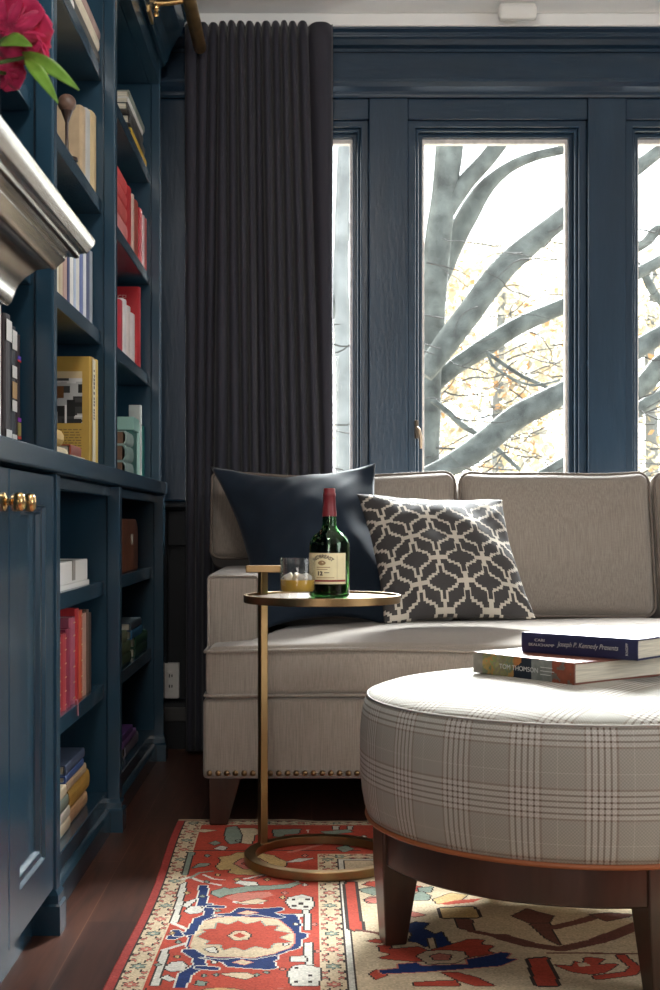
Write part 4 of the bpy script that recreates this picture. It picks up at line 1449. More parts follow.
def guard(e0, e1, per):
    w = (E - e0) / (e1 - e0)
    m = (w >= 0) & (w < 1)
    IDX[m] = 1
    ph = (alongv / per) % 1.0
    k = (np.floor(alongv / per) % 2).astype(int)
    IDX[m & ((w < 0.05) | (w > 0.95))] = 3
    q = np.abs(ph - 0.5)
    c = np.abs(w - 0.5)
    # paired slanting leaves
    leaf = np.abs(q - (0.40 - 0.22 * np.abs(c - 0.30) * 4))
    IDX[m & (leaf < 0.075) & (c > 0.14) & (c < 0.42)] = 3
    IDX[m & (leaf < 0.035) & (c > 0.18) & (c < 0.38)] = 8
    fl = np.sqrt((q * per) ** 2 * 1.0 + (c * (e1 - e0)) ** 2)
    rad = (e1 - e0) * (0.22 + 0.05 * np.cos(6 * np.arctan2(c, q * per / (e1 - e0) + 1e-6)))
    IDX[m & (fl < rad * 1.25)] = 3
    IDX[m & (fl < rad) & (k == 0)] = 5
    IDX[m & (fl < rad) & (k == 1)] = 8
    IDX[m & (fl < rad * 0.35)] = 1


guard(0.018, 0.070, 0.095)
guard(0.373, 0.424, 0.095)
IDX[(E >= 0.424) & (E < 0.436)] = 6
IDX[(E >= 0.436) & (E < 0.440)] = 3
fr = (Vv < 0.016)
IDX[fr] = 1


def uvp(px, py):
    X, Y = floor_at(px, py)
    return X - RX0, RY1 - Y


def inside(poly):
    m = np.zeros(IDX.shape, dtype=bool)
    n = len(poly)
    us = [p[0] for p in poly]; vs = [p[1] for p in poly]
    i0, i1 = max(0, int(min(us) / CELL) - 1), min(nx, int(max(us) / CELL) + 2)
    j0, j1 = max(0, int(min(vs) / CELL) - 1), min(ny, int(max(vs) / CELL) + 2)
    if i0 >= i1 or j0 >= j1:
        return m
    u, v = U[j0:j1, i0:i1], Vv[j0:j1, i0:i1]
    s = np.zeros(u.shape, dtype=bool)
    for k in range(n):
        (x1, y1), (x2, y2) = poly[k], poly[(k + 1) % n]
        if y1 == y2:
            continue
        c = ((y1 > v) != (y2 > v)) & (u < (x2 - x1) * (v - y1) / (y2 - y1) + x1)
        s ^= c
    m[j0:j1, i0:i1] = s
    return m


def fat(m, k=1):
    for _ in range(k):
        a = m.copy()
        a[1:] |= m[:-1]; a[:-1] |= m[1:]; a[:, 1:] |= m[:, :-1]; a[:, :-1] |= m[:, 1:]
        m = a
    return m


def motif(c, pts, org=None, sc=4.4, line=3, k=1):
    """a woven figure traced on the floor; pts in crop pixels of a given origin"""
    if org is not None:
        pts = [(org[0] + x / sc, org[1] + y / sc) for x, y in pts]
    m = inside([uvp(*p) for p in pts])
    if line is not None:
        IDX[fat(m, k) & ~m] = line
    IDX[m] = c


def stroke(c, pts, w, org=None, sc=4.4, line=None):
    if org is not None:
        pts = [(org[0] + x / sc, org[1] + y / sc) for x, y in pts]
    P = [uvp(*p) for p in pts]
    m = np.zeros(IDX.shape, dtype=bool)
    for (x1, y1), (x2, y2) in zip(P[:-1], P[1:]):
        dx, dy = x2 - x1, y2 - y1
        L2 = dx * dx + dy * dy + 1e-9
        tt = np.clip(((U - x1) * dx + (Vv - y1) * dy) / L2, 0, 1)
        m |= (np.maximum(np.abs(U - x1 - tt * dx), np.abs(Vv - y1 - tt * dy)) < w / 2)
    if line is not None:
        IDX[fat(m) & ~m] = line
    IDX[m] = c


A_, B_, D_, E_ = (110, 810), (230, 810), (360, 870), (500, 870)
# border: corner piece by the sofa leg
stroke(3, [(350, 192), (1100, 192)], 0.006, A_)
motif(5, [(510, 140), (520, 90), (560, 85), (585, 120), (570, 160), (530, 165)], A_)
motif(1, [(575, 95), (640, 95), (690, 110), (640, 125), (625, 165), (580, 160), (590, 130)], A_)
motif(1, [(375, 105), (420, 98), (478, 103), (420, 112)], A_)
motif(6, [(460, 185), (490, 172), (520, 178), (505, 192)], A_)
motif(5, [(440, 160), (470, 150), (490, 160), (465, 170)], A_)
motif(5, [(190, 100), (310, 97), (300, 118), (240, 122), (225, 135), (195, 130)], B_)
motif(5, [(400, 108), (520, 98), (540, 110), (430, 122)], B_)
motif(6, [(335, 100), (350, 100), (345, 115)], B_, line=None)
motif(6, [(450, 84), (480, 84), (478, 98), (455, 98)], B_)
motif(6, [(515, 84), (540, 84), (535, 98), (520, 98)], B_)
motif(5, [(470, 180), (510, 168), (545, 185), (500, 200)], B_)
stroke(8, [(260, 200), (330, 185), (400, 165)], 0.010, B_)
# gold palmette
motif(4, [(465, 262), (490, 240), (480, 222), (530, 215), (560, 203), (610, 200), (660, 204), (720, 215), (750, 232), (778, 240), (770, 262), (745, 275), (760, 288), (700, 292), (640, 300), (560, 298), (520, 290), (530, 275), (480, 278)], A_)
motif(8, [(545, 250), (580, 228), (650, 225), (690, 245), (660, 270), (590, 275)], A_)
motif(0, [(580, 250), (610, 236), (645, 248), (615, 264)], A_)
motif(6, [(245, 245), (300, 228), (370, 226), (310, 242)], B_)
# left white bars and sprigs
motif(5, [(350, 200), (372, 200), (335, 300), (312, 300)], A_)
motif(6, [(300, 345), (330, 330), (290, 512), (262, 515)], A_)
motif(6, [(232, 640), (262, 628), (222, 792), (190, 792)], A_)
stroke(6, [(310, 320), (345, 310), (400, 330), (480, 345)], 0.008, A_)
stroke(5, [(345, 315), (390, 290), (450, 283)], 0.008, A_)
stroke(6, [(270, 515), (340, 545)], 0.008, A_)
stroke(6, [(235, 635), (335, 607)], 0.008, A_)
motif(5, [(360, 270), (390, 250), (440, 250), (420, 262)], A_)
motif(6, [(310, 438), (330, 420), (375, 403), (370, 414), (345, 432), (335, 445)], A_)
motif(6, [(320, 462), (345, 440), (385, 438), (402, 452), (390, 470), (345, 474)], A_)
motif(6, [(245, 715), (275, 690), (320, 685), (345, 705), (325, 728), (270, 730)], A_)
motif(6, [(235, 760), (255, 745), (300, 765), (270, 775)], A_)
# white rosettes on the right of the border
motif(6, [(245, 420), (260, 400), (320, 388), (362, 400), (366, 440), (350, 458), (270, 450)], B_)
motif(6, [(255, 735), (280, 705), (340, 698), (396, 715), (398, 760), (385, 792), (270, 792)], B_)
for (a, b) in ((280, 410), (310, 428), (340, 410), (280, 438), (335, 442), (290, 715), (350, 748), (290, 775), (350, 775)):
    motif(3, [(a - 10, b - 5), (a + 10, b - 5), (a + 10, b + 5), (a - 10, b + 5)], B_, line=None)
motif(6, [(325, 455), (348, 455), (354, 545), (330, 545)], B_)
motif(6, [(325, 605), (360, 600), (366, 700), (335, 700)], B_)
motif(6, [(265, 475), (320, 475), (318, 488), (268, 488)], B_)
motif(6, [(265, 665), (330, 660), (335, 685), (268, 685)], B_)
# sage boughs above the blue palmette
motif(5, [(440, 385), (445, 372), (500, 355), (520, 362), (600, 350), (700, 348), (780, 342), (820, 330), (840, 338), (790, 358), (700, 365), (610, 372), (500, 390), (480, 402)], A_)
motif(8, [(500, 400), (560, 380), (700, 375), (720, 390), (650, 410), (540, 415)], A_, line=None)
motif(6, [(545, 335), (570, 325), (640, 332), (650, 345), (600, 348)], A_)
stroke(6, [(545, 420), (590, 428), (660, 425)], 0.012, A_)
motif(1, [(20, 425), (120, 405), (160, 415), (110, 430)], B_)
motif(1, [(490, 740), (600, 735), (640, 750), (600, 765), (540, 755)], A_)
motif(5, [(380, 790), (395, 772), (430, 778), (420, 795)], A_)
# blue framed palmette
motif(2, [(345, 575), (350, 555), (385, 505), (440, 488), (560, 480), (640, 470), (820, 478), (840, 520), (830, 555), (870, 562), (860, 580), (838, 590), (835, 625), (780, 640), (720, 665), (640, 685), (520, 680), (420, 672), (360, 660), (340, 620)], A_, line=6)
motif(1, [(360, 585), (372, 555), (400, 510), (470, 490), (560, 487), (690, 492), (740, 500), (790, 540), (808, 565), (812, 595), (790, 625), (720, 650), (640, 668), (470, 666), (380, 652), (355, 620)], A_, line=8)
motif(0, [(385, 575), (420, 552), (400, 545), (460, 540), (465, 512), (520, 522), (560, 505), (600, 520), (660, 505), (680, 528), (740, 525), (720, 548), (790, 560), (745, 580), (800, 600), (720, 605), (700, 630), (640, 618), (590, 636), (550, 622), (500, 635), (490, 612), (420, 612), (440, 595)], A_, line=5)
motif(1, [(520, 572), (550, 552), (590, 550), (620, 568), (600, 590), (550, 592)], A_)
motif(0, [(540, 570), (570, 558), (600, 570), (570, 583)], A_, line=None)
motif(6, [(415, 630), (460, 622), (475, 650), (440, 645)], A_)
# blue brackets: upper and lower arms
stroke(2, [(405, 352), (398, 432), (425, 432), (432, 480), (385, 500), (350, 560), (300, 568), (270, 580)], 0.019, A_, line=6)
stroke(2, [(432, 440), (485, 442)], 0.015, A_, line=6)
stroke(2, [(300, 568), (285, 550)], 0.015, A_, line=6)
motif(2, [(440, 478), (530, 470), (560, 446), (640, 452), (700, 448), (756, 444), (760, 456), (720, 468), (770, 490), (740, 494), (640, 475), (560, 486)], A_, line=6)
motif(1, [(560, 470), (600, 460), (650, 468), (600, 476)], A_, line=8)
stroke(2, [(350, 640), (395, 668), (398, 705), (335, 745), (318, 792)], 0.021, A_, line=6)
stroke(2, [(398, 712), (465, 718)], 0.016, A_, line=6)
motif(2, [(400, 670), (500, 678), (560, 672), (640, 678), (730, 660), (740, 672), (720, 685), (735, 715), (700, 722), (600, 715), (520, 708), (500, 690)], A_, line=6)
motif(1, [(545, 690), (580, 680), (630, 690), (590, 700)], A_, line=8)
for (a, b) in ((430, 215), (470, 300), (420, 330), (555, 320), (690, 320), (760, 400), (330, 380), (400, 395), (470, 460), (300, 600), (270, 560), (215, 700), (300, 665), (460, 690), (470, 745), (690, 735), (420, 750)):
    motif((5, 6, 4)[(a + b) % 3], [(a - 11, b), (a, b - 7), (a + 11, b), (a, b + 7)], A_)
for (a, b) in ((40, 150), (330, 215), (330, 345), (240, 380), (370, 520), (290, 520), (245, 610), (385, 640), (230, 720), (120, 745), (345, 130), (590, 130)):
    motif((6, 5, 8)[(a + b) % 3], [(a - 11, b), (a, b - 7), (a + 11, b), (a, b + 7)], B_)
stroke(3, [(690, 300), (640, 318), (560, 312)], 0.005, A_)
stroke(6, [(410, 300), (450, 318), (500, 322)], 0.006, A_)
stroke(6, [(60, 318), (140, 300), (260, 310), (300, 330)], 0.006, B_)
# field of the rug
motif(0, [(510, 332), (545, 332), (580, 545), (545, 548), (528, 540)], B_, k=2)
stroke(9, [(560, 545), (640, 556), (760, 600)], 0.010, B_)
motif(0, [(585, 345), (610, 330), (660, 340), (690, 355), (610, 352)], B_)
motif(5, [(575, 362), (640, 355), (700, 372), (620, 374)], B_)
motif(8, [(590, 412), (620, 398), (690, 405), (700, 425), (610, 428)], B_)
motif(0, [(600, 595), (640, 585), (700, 592), (660, 602)], B_)
motif(0, [(615, 740), (640, 722), (700, 730), (680, 752), (640, 765)], B_)
motif(0, [(20, 80), (60, 66), (110, 84), (70, 92)], D_)
motif(5, [(0, 100), (60, 95), (110, 112), (60, 128), (10, 112)], D_)
motif(8, [(20, 150), (60, 138), (120, 152), (60, 164)], D_)
motif(0, [(225, 85), (270, 88), (250, 110), (220, 108)], D_)
motif(5, [(255, 95), (320, 90), (310, 115), (265, 112)], D_)
motif(5, [(210, 135), (270, 110), (310, 130), (300, 150), (240, 150)], D_)
motif(4, [(320, 145), (400, 118), (470, 125), (440, 155), (340, 165)], D_)
motif(0, [(350, 165), (420, 150), (540, 140), (500, 158), (380, 170)], D_, line=None)
motif(8, [(200, 195), (250, 205), (290, 215), (240, 225), (200, 210)], D_)
motif(4, [(350, 185), (500, 178), (525, 225), (365, 228)], D_, k=2)
motif(9, [(420, 232), (490, 235), (500, 285), (440, 275)], D_)
stroke(9, [(490, 285), (560, 300), (680, 325)], 0.014, D_)
motif(2, [(195, 260), (240, 245), (300, 250), (280, 275), (330, 300), (360, 290), (385, 330), (405, 345), (350, 365), (330, 335), (290, 355), (250, 335), (215, 330), (230, 300)], D_)
motif(1, [(295, 320), (320, 315), (335, 360), (310, 365)], D_)
motif(0, [(80, 350), (140, 345), (130, 365), (260, 355), (300, 372), (380, 352), (480, 322), (545, 325), (530, 345), (590, 352), (560, 372), (590, 385), (460, 405), (250, 420), (180, 415), (80, 405), (140, 388), (90, 375)], D_)
motif(1, [(250, 395), (290, 375), (380, 370), (460, 378), (470, 402), (420, 428), (300, 430)], D_)
motif(8, [(310, 395), (350, 385), (400, 392), (390, 412), (330, 414)], D_)
motif(2, [(80, 460), (170, 450), (165, 432), (250, 425), (270, 440), (480, 432), (470, 412), (560, 395), (620, 380), (665, 385), (640, 408), (690, 412), (620, 440), (400, 458), (250, 468), (100, 475)], D_, line=8)
motif(0, [(360, 470), (430, 468), (520, 495), (590, 528), (500, 528), (420, 500)], D_)
motif(0, [(235, 515), (300, 510), (420, 505), (440, 528), (240, 530)], D_)
stroke(9, [(0, 290), (120, 325), (250, 345), (400, 312), (620, 225)], 0.026, E_, sc=4.125)
motif(9, [(125, 240), (190, 215), (250, 330), (190, 300)], E_, sc=4.125)
motif(9, [(50, 205), (110, 175), (220, 205), (200, 235), (120, 235)], E_, sc=4.125)
stroke(9, [(220, 255), (330, 228), (420, 200)], 0.020, E_, sc=4.125)
motif(9, [(370, 200), (440, 192), (570, 200), (440, 228)], E_, sc=4.125)
motif(0, [(120, 385), (190, 380), (240, 495), (150, 495)], E_, sc=4.125, k=2)
motif(0, [(225, 410), (300, 415), (310, 395), (345, 405), (350, 378), (430, 385), (400, 410), (490, 405), (440, 440), (380, 450), (300, 440)], E_, sc=4.125)
motif(1, [(320, 405), (360, 400), (370, 415), (330, 418)], E_, sc=4.125, line=None)
stroke(0, [(500, 375), (560, 420), (540, 445), (410, 462)], 0.018, E_, sc=4.125, line=3)
stroke(9, [(200, 360), (640, 365)], 0.008, E_, sc=4.125)
# the hidden rest of the field and border repeats: same palmettes down the border and medallions in the field
src = IDX[int(0.36 / CELL):int(1.28 / CELL), int(0.072 / CELL):int(0.372 / CELL)].copy()
LD = ny - int(1.28 / CELL)
take = src[:min(LD, src.shape[0])]
j0 = int(1.30 / CELL)
seg_ = IDX[j0:j0 + take.shape[0], int(0.072 / CELL):int(0.372 / CELL)]
seg_[:] = take[:seg_.shape[0], :seg_.shape[1]]
right = IDX[:, int(0.072 / CELL):int(0.372 / CELL)][:, ::-1]
IDX[:, nx - int(0.072 / CELL) - right.shape[1]:nx - int(0.072 / CELL)] = right

rng = np.random.default_rng(4)
cols = np.array(RUG)[IDX]
ab_ = np.repeat((1 + 0.10 * np.convolve(rng.standard_normal(ny), np.ones(7) / 7, 'same'))[:, None], nx, 1)
grain = 1 + 0.10 * rng.standard_normal((ny, nx))
cols = np.clip(cols * (ab_ * grain)[..., None], 0.003, 0.95)
gx = np.arange(nx + 1) * CELL + RX0
gy = RY1 - np.arange(ny + 1) * CELL
GX, GY = np.meshgrid(gx, gy)
# the far edge waves a little; the left selvedge bows slightly
wav = 0.010 * np.sin(GX * 21) + 0.006 * np.sin(GX * 47 + 1)
GYw = GY - np.where(GX > -0.05, (wav + 0.012) * np.clip(1 - (RY1 - GY) / 0.06, 0, 1), 0)
bow = 0.006 * np.sin(GY * 5.0) * np.clip(1 - (GX - RX0) / 0.3, 0, 1)
GZ = 0.0080 + 0.0006 * np.sin(GX * 9) * np.sin(GY * 7)
co = np.stack([GX + bow, GYw, GZ], -1).reshape(-1, 3)
ii = (np.arange(ny)[:, None] * (nx + 1) + np.arange(nx)[None, :]).ravel()
quads = np.stack([ii, ii + nx + 1, ii + nx + 2, ii + 1], -1)
# skirt down to the floor
nb0 = len(co)
edge = np.concatenate([np.arange(nx + 1), (np.arange(1, ny + 1) * (nx + 1) + nx), (ny * (nx + 1) + np.arange(nx - 1, -1, -1)), (np.arange(ny - 1, 0, -1) * (nx + 1))])
low = co[edge].copy(); low[:, 2] = 0.0005
co = np.concatenate([co, low])
ne = len(edge)
sk = np.stack([edge, np.roll(edge, -1), nb0 + (np.arange(ne) + 1) % ne, nb0 + np.arange(ne)], -1)
allq = np.concatenate([quads, sk])
me = bpy.data.meshes.new('rug')
me.vertices.add(len(co)); me.vertices.foreach_set('co', co.astype(np.float32).ravel())
me.loops.add(allq.size); me.loops.foreach_set('vertex_index', allq.astype(np.int32).ravel())
me.polygons.add(len(allq))
me.polygons.foreach_set('loop_start', (np.arange(len(allq)) * 4).astype(np.int32))
me.update(calc_edges=True)
ca = me.color_attributes.new('Col', 'FLOAT_COLOR', 'CORNER')
fc = np.ones((len(allq), 4, 4), dtype=np.float32)
fc[:len(quads), :, :3] = cols.reshape(-1, 1, 3)
fc[len(quads):, :, :3] = (0.30, 0.05, 0.04)
ca.data.foreach_set('color', fc.ravel())
me.validate()
me.materials.append(attr_mat('rug_wool', 0.95, 0.35, 260))
o = bpy.data.objects.new('rug', me); C.objects.link(o)
tag(o, 'red and cream patterned oriental rug with blue palmettes on dark floor', 'rug')

# ------------------------------------------------------------------ mantel and flowers at the left edge
def mp(px, py):
    return ((px - VX) / 742.86, H + (VY - py) / 742.86)


prof = [mp(*p) for p in ((93, 238), (95.5, 240.5), (95, 244), (91, 249), (87, 254), (84, 254), (80, 254.5), (79.5, 258), (76, 259), (72, 257.5), (66, 257), (65.5, 260.5), (60, 265), (55.5, 269.6), (52, 270.6), (51.5, 268),
                          (36, 270.5), (32, 273.6), (25, 278), (18, 286), (14, 295), (12, 302), (8, 306), (4, 304), (-2, 306), (-3, 312), (-8, 318), (-10, 340), (-16, 345))]
xb = -0.444
prof = [(xb, prof[0][1])] + prof + [(xb, prof[-1][1])]
o = obj('mantel_shelf', prism(bm_new(), prof, 'y', 0.55, 1.75), SILVER, smooth=35, bevel=0.0012)
tag(o, 'silvery stepped mantel shelf jutting in at the left edge', 'mantel')
ZM = prof[0][1]
t = thing('glass_vase', 'clear glass vase on the mantel, mostly outside the left edge', 'vase', (-0.385, 1.45, ZM))
vp = [(0, 0), (0.036, 0), (0.040, 0.004), (0.041, 0.05), (0.0385, 0.105), (0.0395, 0.112), (0.037, 0.112), (0.036, 0.105), (0.038, 0.05), (0.037, 0.008), (0, 0.007)]
obj('vase_wall', lathe(bm_new(), vp, 40), CLEAR, t, smooth=40)
obj('water', lathe(bm_new(), [(0, 0.0075), (0.0365, 0.0085), (0.0375, 0.05), (0.0368, 0.08), (0, 0.08)], 32), glass_mat('water', (0.9, 0.97, 0.93), 1.33), t, smooth=40)
PET = mat('peony_pink', (0.86, 0.045, 0.17), 0.5, var=0.3, vscale=40, sheen=0.3)
LEAF = mat('leaf_green', (0.20, 0.40, 0.05), 0.42, var=0.35, vscale=35)
STEM = mat('stem_green', (0.08, 0.16, 0.03), 0.5)


def bloom_bm(rad, seed):
    rr2 = random.Random(seed)
    bm = bm_new()
    for ringk, (nn, rr_, tilt, sz) in enumerate(((4, 0.10, 12, 0.62), (6, 0.20, 28, 0.8), (8, 0.30, 50, 0.95), (9, 0.36, 76, 1.0))):
        for k in range(nn):
            a = 2 * PI * k / nn + ringk * 0.5 + rr2.uniform(-.15, .15)
            tl = R(tilt + rr2.uniform(-8, 8))
            L, Wp = rad * sz, rad * sz * 0.62
            rows = []
            for j in range(6):
                s = j / 5
                wd = Wp * math.sin(PI * min(1, 0.12 + s * 0.72)) ** 0.7
                row = []
                for i in range(5):
                    q = i / 4 * 2 - 1
                    curl = -0.30 * rad * s * s + 0.12 * rad * q * q
                    ruf = 0.04 * rad * math.sin(q * 7 + k) * s
                    lz = L * s * math.cos(tl * s ** 0.5) - 0.0 + ruf
                    lr = rr_ * rad * 0.4 + L * s * math.sin(tl) * 0.95 + curl * math.cos(tl) * 0.4
                    row.append(bm.verts.new((lr * math.cos(a) - q * wd * math.sin(a), lr * math.sin(a) + q * wd * math.cos(a), lz - rad * 0.35)))
                rows.append(row)
            for j in range(5):
                for i in range(4):
                    bm.faces.new((rows[j][i], rows[j][i + 1], rows[j + 1][i + 1], rows[j + 1][i]))
    return bm


def leaf_bm(p0, p1, w, droop, side):
    p0, p1 = Vector(p0), Vector(p1)
    d = (p1 - p0)
    s = d.cross(Vector(side)).normalized()
    nrm = s.cross(d).normalized()
    bm = bm_new()
    rows = []
    for j in range(11):
        q = j / 10
        wd = w * math.sin(PI * q ** 0.8) ** 0.9 + 0.0006
        c = p0 + d * q + nrm * droop * math.sin(PI * q)
        rows.append([bm.verts.new(c + s * wd * k + nrm * 0.18 * wd * abs(k)) for k in (-1, -.5, 0, .5, 1)])
    for A, B in zip(rows[:-1], rows[1:]):
        for i in range(4):
            bm.faces.new((A[i], A[i + 1], B[i + 1], B[i]))
    return bm


VZ = ZM
base = Vector((-0.385, 1.45, ZM))
for (px, py, Y, rad, lab, leaves, tilt) in (
        (14, 22, 1.44, 0.044, 'pink peony, the larger bloom at the top left edge', [((0, 44), (32, 46), 0.010, 1.42)], (-35, 20)),
        (36, 50, 1.47, 0.030, 'pink peony, the lower bloom above the two long leaves', [((22, 52), (79, 90), 0.0085, 1.44), ((25, 58), (58, 103), 0.0070, 1.43)], (-20, 65)),
        (8, 70, 1.50, 0.022, 'dark pink peony bud low against the vase', [], (-60, 30))):
    c = at(px, py, Y)
    e = thing('peony', lab, 'flower', c, (0, 0, 0), None)
    po = obj('bloom', bloom_bm(rad, int(px)), PET, e, smooth=60)
    po.rotation_euler = (R(tilt[0]), R(tilt[1]), 0)
    sm = po.modifiers.new('thick', 'SOLIDIFY'); sm.thickness = 0.0008
    sb = bm_new()
    tube(sb, [Vector((0, 0, -rad * 0.2)), (base + Vector((0.01, 0, 0.11)) - c) * 0.7 + Vector((0, 0, 0.008)), base + Vector((0.012 - px * 0.0005, 0.004, 0.10)) - c, base + Vector((-0.012, -0.006 + px * 0.0004, 0.012)) - c], 0.0024, 7)
    obj('stem', sb, STEM, e, smooth=60)
    for (a, b, w, Yl) in leaves:
        lf = obj('leaf', leaf_bm(at(a[0], a[1], Yl) - c, at(b[0], b[1], Yl - 0.03) - c, w, 0.006, (0.15, -1, 0.3)), LEAF, e, smooth=60)
        sm = lf.modifiers.new('thick', 'SOLIDIFY'); sm.thickness = 0.0006

# ------------------------------------------------------------------ trees outside
BARK = mat('grey_bark', (0.062, 0.068, 0.062), 0.9, var=0.6, vscale=9, bump=1.0, bscale=22)
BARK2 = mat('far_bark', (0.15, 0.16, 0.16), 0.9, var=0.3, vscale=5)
TWIG = mat('pale_twig', (0.035, 0.033, 0.030), 0.9)


def limb(parent, pts, Y, org, m=BARK, name='limb', n=10):
    bm = bm_new()
    P, rd = [], []
    for k, p in enumerate(pts):
        px, py, w = p[:3]
        yy_ = Y + (p[3] if len(p) > 3 else 0)
        P.append(at(px, py, yy_) - org); rd.append(w * yy_ / F / 2)
    # smooth the polyline
    Q, rq = [], []
    for k in range(len(P) - 1):
        p0, p1, p2, p3 = P[max(k - 1, 0)], P[k], P[k + 1], P[min(k + 2, len(P) - 1)]
        for s in range(6):
            u = s / 6
            Q.append(0.5 * ((2 * p1) + (p2 - p0) * u + (2 * p0 - 5 * p1 + 4 * p2 - p3) * u * u + (3 * p1 - p0 - 3 * p2 + p3) * u ** 3))
            rq.append(rd[k] * (1 - u) + rd[k + 1] * u)
    Q.append(P[-1]); rq.append(rd[-1])
    rq = [r * (1 + 0.10 * noise.noise(q * 3.0)) for r, q in zip(rq, Q)]
    tube(bm, Q, rq, n)
    return obj(name, bm, m, parent, smooth=70)


YT = 9.0
org = at(428, 900, YT); org.z = -3.0
t = thing('street_tree', 'big grey tree with thick leaning limbs outside the middle window', 'tree', org)
limb(t, [(455, 60, 30), (450, 140, 27), (444, 195, 26), (438, 240, 26), (432, 320, 26), (428, 400, 26), (424, 480, 30), (420, 620, 36), (416, 860, 44), (412, 950, 50)], YT, org, name='trunk', n=14)
limb(t, [(442, 215, 22), (465, 183, 18), (486, 160, 17), (505, 135, 17), (540, 90, 14)], YT, org)
limb(t, [(432, 290, 24), (450, 250, 22), (468, 215, 22), (485, 188, 18), (508, 168, 12), (535, 156, 10), (575, 146, 9), (640, 120, 6)], YT + 0.3, org)
limb(t, [(424, 375, 18), (445, 345, 24), (470, 312, 26), (500, 272, 24), (525, 248, 22), (568, 214, 20), (620, 180, 17), (700, 120, 10)], YT - 0.4, org)
limb(t, [(428, 395, 14), (448, 372, 18), (485, 347, 19), (520, 325, 17), (568, 304, 16), (640, 272, 12), (720, 225, 8)], YT + 0.1, org)
limb(t, [(418, 480, 20), (445, 468, 22), (475, 450, 25), (515, 418, 26), (545, 402, 24), (580, 384, 22), (632, 352, 20), (668, 330, 18), (720, 300, 12)], YT - 0.8, org)
limb(t, [(432, 400, 6), (448, 412, 6), (462, 425, 6), (490, 443, 5), (520, 470, 4)], YT - 0.3, org)
limb(t, [(540, 478, 16), (560, 468, 18), (600, 440, 16), (645, 405, 14), (690, 380, 10)], YT + 0.6, org)
limb(t, [(486, 352, 4), (520, 375, 4), (548, 388, 4), (580, 410, 3)], YT - 0.2, org)
limb(t, [(488, 355, 3), (498, 370, 3), (530, 385, 2.6), (560, 380, 2)], YT - 0.3, org)
# twigs: thin pale tangles
rt = random.Random(11)
for grp, (xa, xb, ya, yb_, cnt) in enumerate(((424, 566, 230, 478, 95), (624, 690, 230, 478, 40), (320, 360, 300, 470, 10))):
    tb = bm_new()
    for k in range(cnt):
        x, y = rt.uniform(xa, xb), yb_ - (yb_ - ya) * rt.random() ** 1.5
        a = rt.uniform(-0.7, 0.7) + (PI if rt.random() < .5 else 0)
        Y = YT + rt.uniform(-1.2, 1.0)
        P, rad = [], []
        w = rt.uniform(1.0, 2.1)
        for s in range(8):
            P.append(at(x, y, Y) - org); rad.append(w * Y / F / 2 * (1 - s / 10))
            x += 9 * math.cos(a); y += 8 * math.sin(a) * 0.8
            a += rt.uniform(-0.5, 0.5)
        tube(tb, P, rad, 5)
    o = obj('twigs', tb, TWIG, t, smooth=70); o['kind'] = 'stuff'
# a second, paler tree left
org2 = at(345, 900, 11.0); org2.z = -3.0
t2 = thing('street_tree', 'pale slim tree seen through the narrow gap right of the curtain', 'tree', org2)
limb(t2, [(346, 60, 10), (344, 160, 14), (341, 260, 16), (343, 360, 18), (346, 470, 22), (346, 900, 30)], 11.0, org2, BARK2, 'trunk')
limb(t2, [(343, 330, 10), (330, 300, 12), (310, 285, 10), (280, 270, 8)], 11.0, org2, BARK)
limb(t2, [(343, 250, 7), (352, 225, 7), (372, 190, 6), (400, 160, 5)], 11.0, org2, BARK2)
org3 = at(690, 900, 10.5); org3.z = -3.0
t3 = thing('street_tree', 'grey tree beyond the right window with low crossing limbs', 'tree', org3)
limb(t3, [(720, 60, 20), (712, 250, 24), (700, 450, 30), (695, 900, 36)], 10.5, org3, BARK, 'trunk')
limb(t3, [(704, 290, 12), (665, 232, 12), (645, 243, 10), (620, 262, 8), (590, 300, 6)], 10.5, org3, BARK)
limb(t3, [(706, 330, 14), (660, 300, 9), (640, 268, 8), (615, 250, 5)], 10.5, org3, BARK)
limb(t3, [(702, 360, 20), (668, 360, 20), (648, 380, 20), (632, 398, 14), (600, 432, 8)], 10.5, org3, BARK)


def leaves(parent, org, boxes, cols_, seed, name='foliage'):
    rl = random.Random(seed)
    V, Fc, mi = [], [], []
    for (xa, xb, ya, yb_, Ya, Yb_, cnt, size, pw) in boxes:
        for k in range(cnt):
            x = rl.uniform(xa, xb); y = yb_ - (yb_ - ya) * rl.random() ** pw
            dens = noise.noise(Vector((x * 0.02, y * 0.02, seed)))
            if dens < -0.05 and rl.random() < 0.75:
                continue
            Y = rl.uniform(Ya, Yb_)
            c = at(x, y, Y) - org
            s = size * rl.uniform(0.5, 1.3)
            a = Vector((rl.uniform(-1, 1), rl.uniform(-.5, .5), rl.uniform(-1, 1))).normalized()
            b = a.cross(Vector((rl.uniform(-1, 1), rl.uniform(-1, 1), rl.uniform(-1, 1)))).normalized()
            n0 = len(V)
            for q in (a * s, b * s * 0.6, -a * s, -b * s * 0.6):
                V.append(tuple(c + q))
            Fc.append((n0, n0 + 1, n0 + 2, n0 + 3)); mi.append(rl.choices(range(len(cols_)), [5, 4, 3, 1])[0])
    me = bpy.data.meshes.new(name); me.from_pydata(V, [], Fc)
    for m in cols_:
        me.materials.append(m)
    me.polygons.foreach_set('material_index', mi)
    o = bpy.data.objects.new(name, me); C.objects.link(o); o.parent = parent; o['kind'] = 'stuff'
    return o


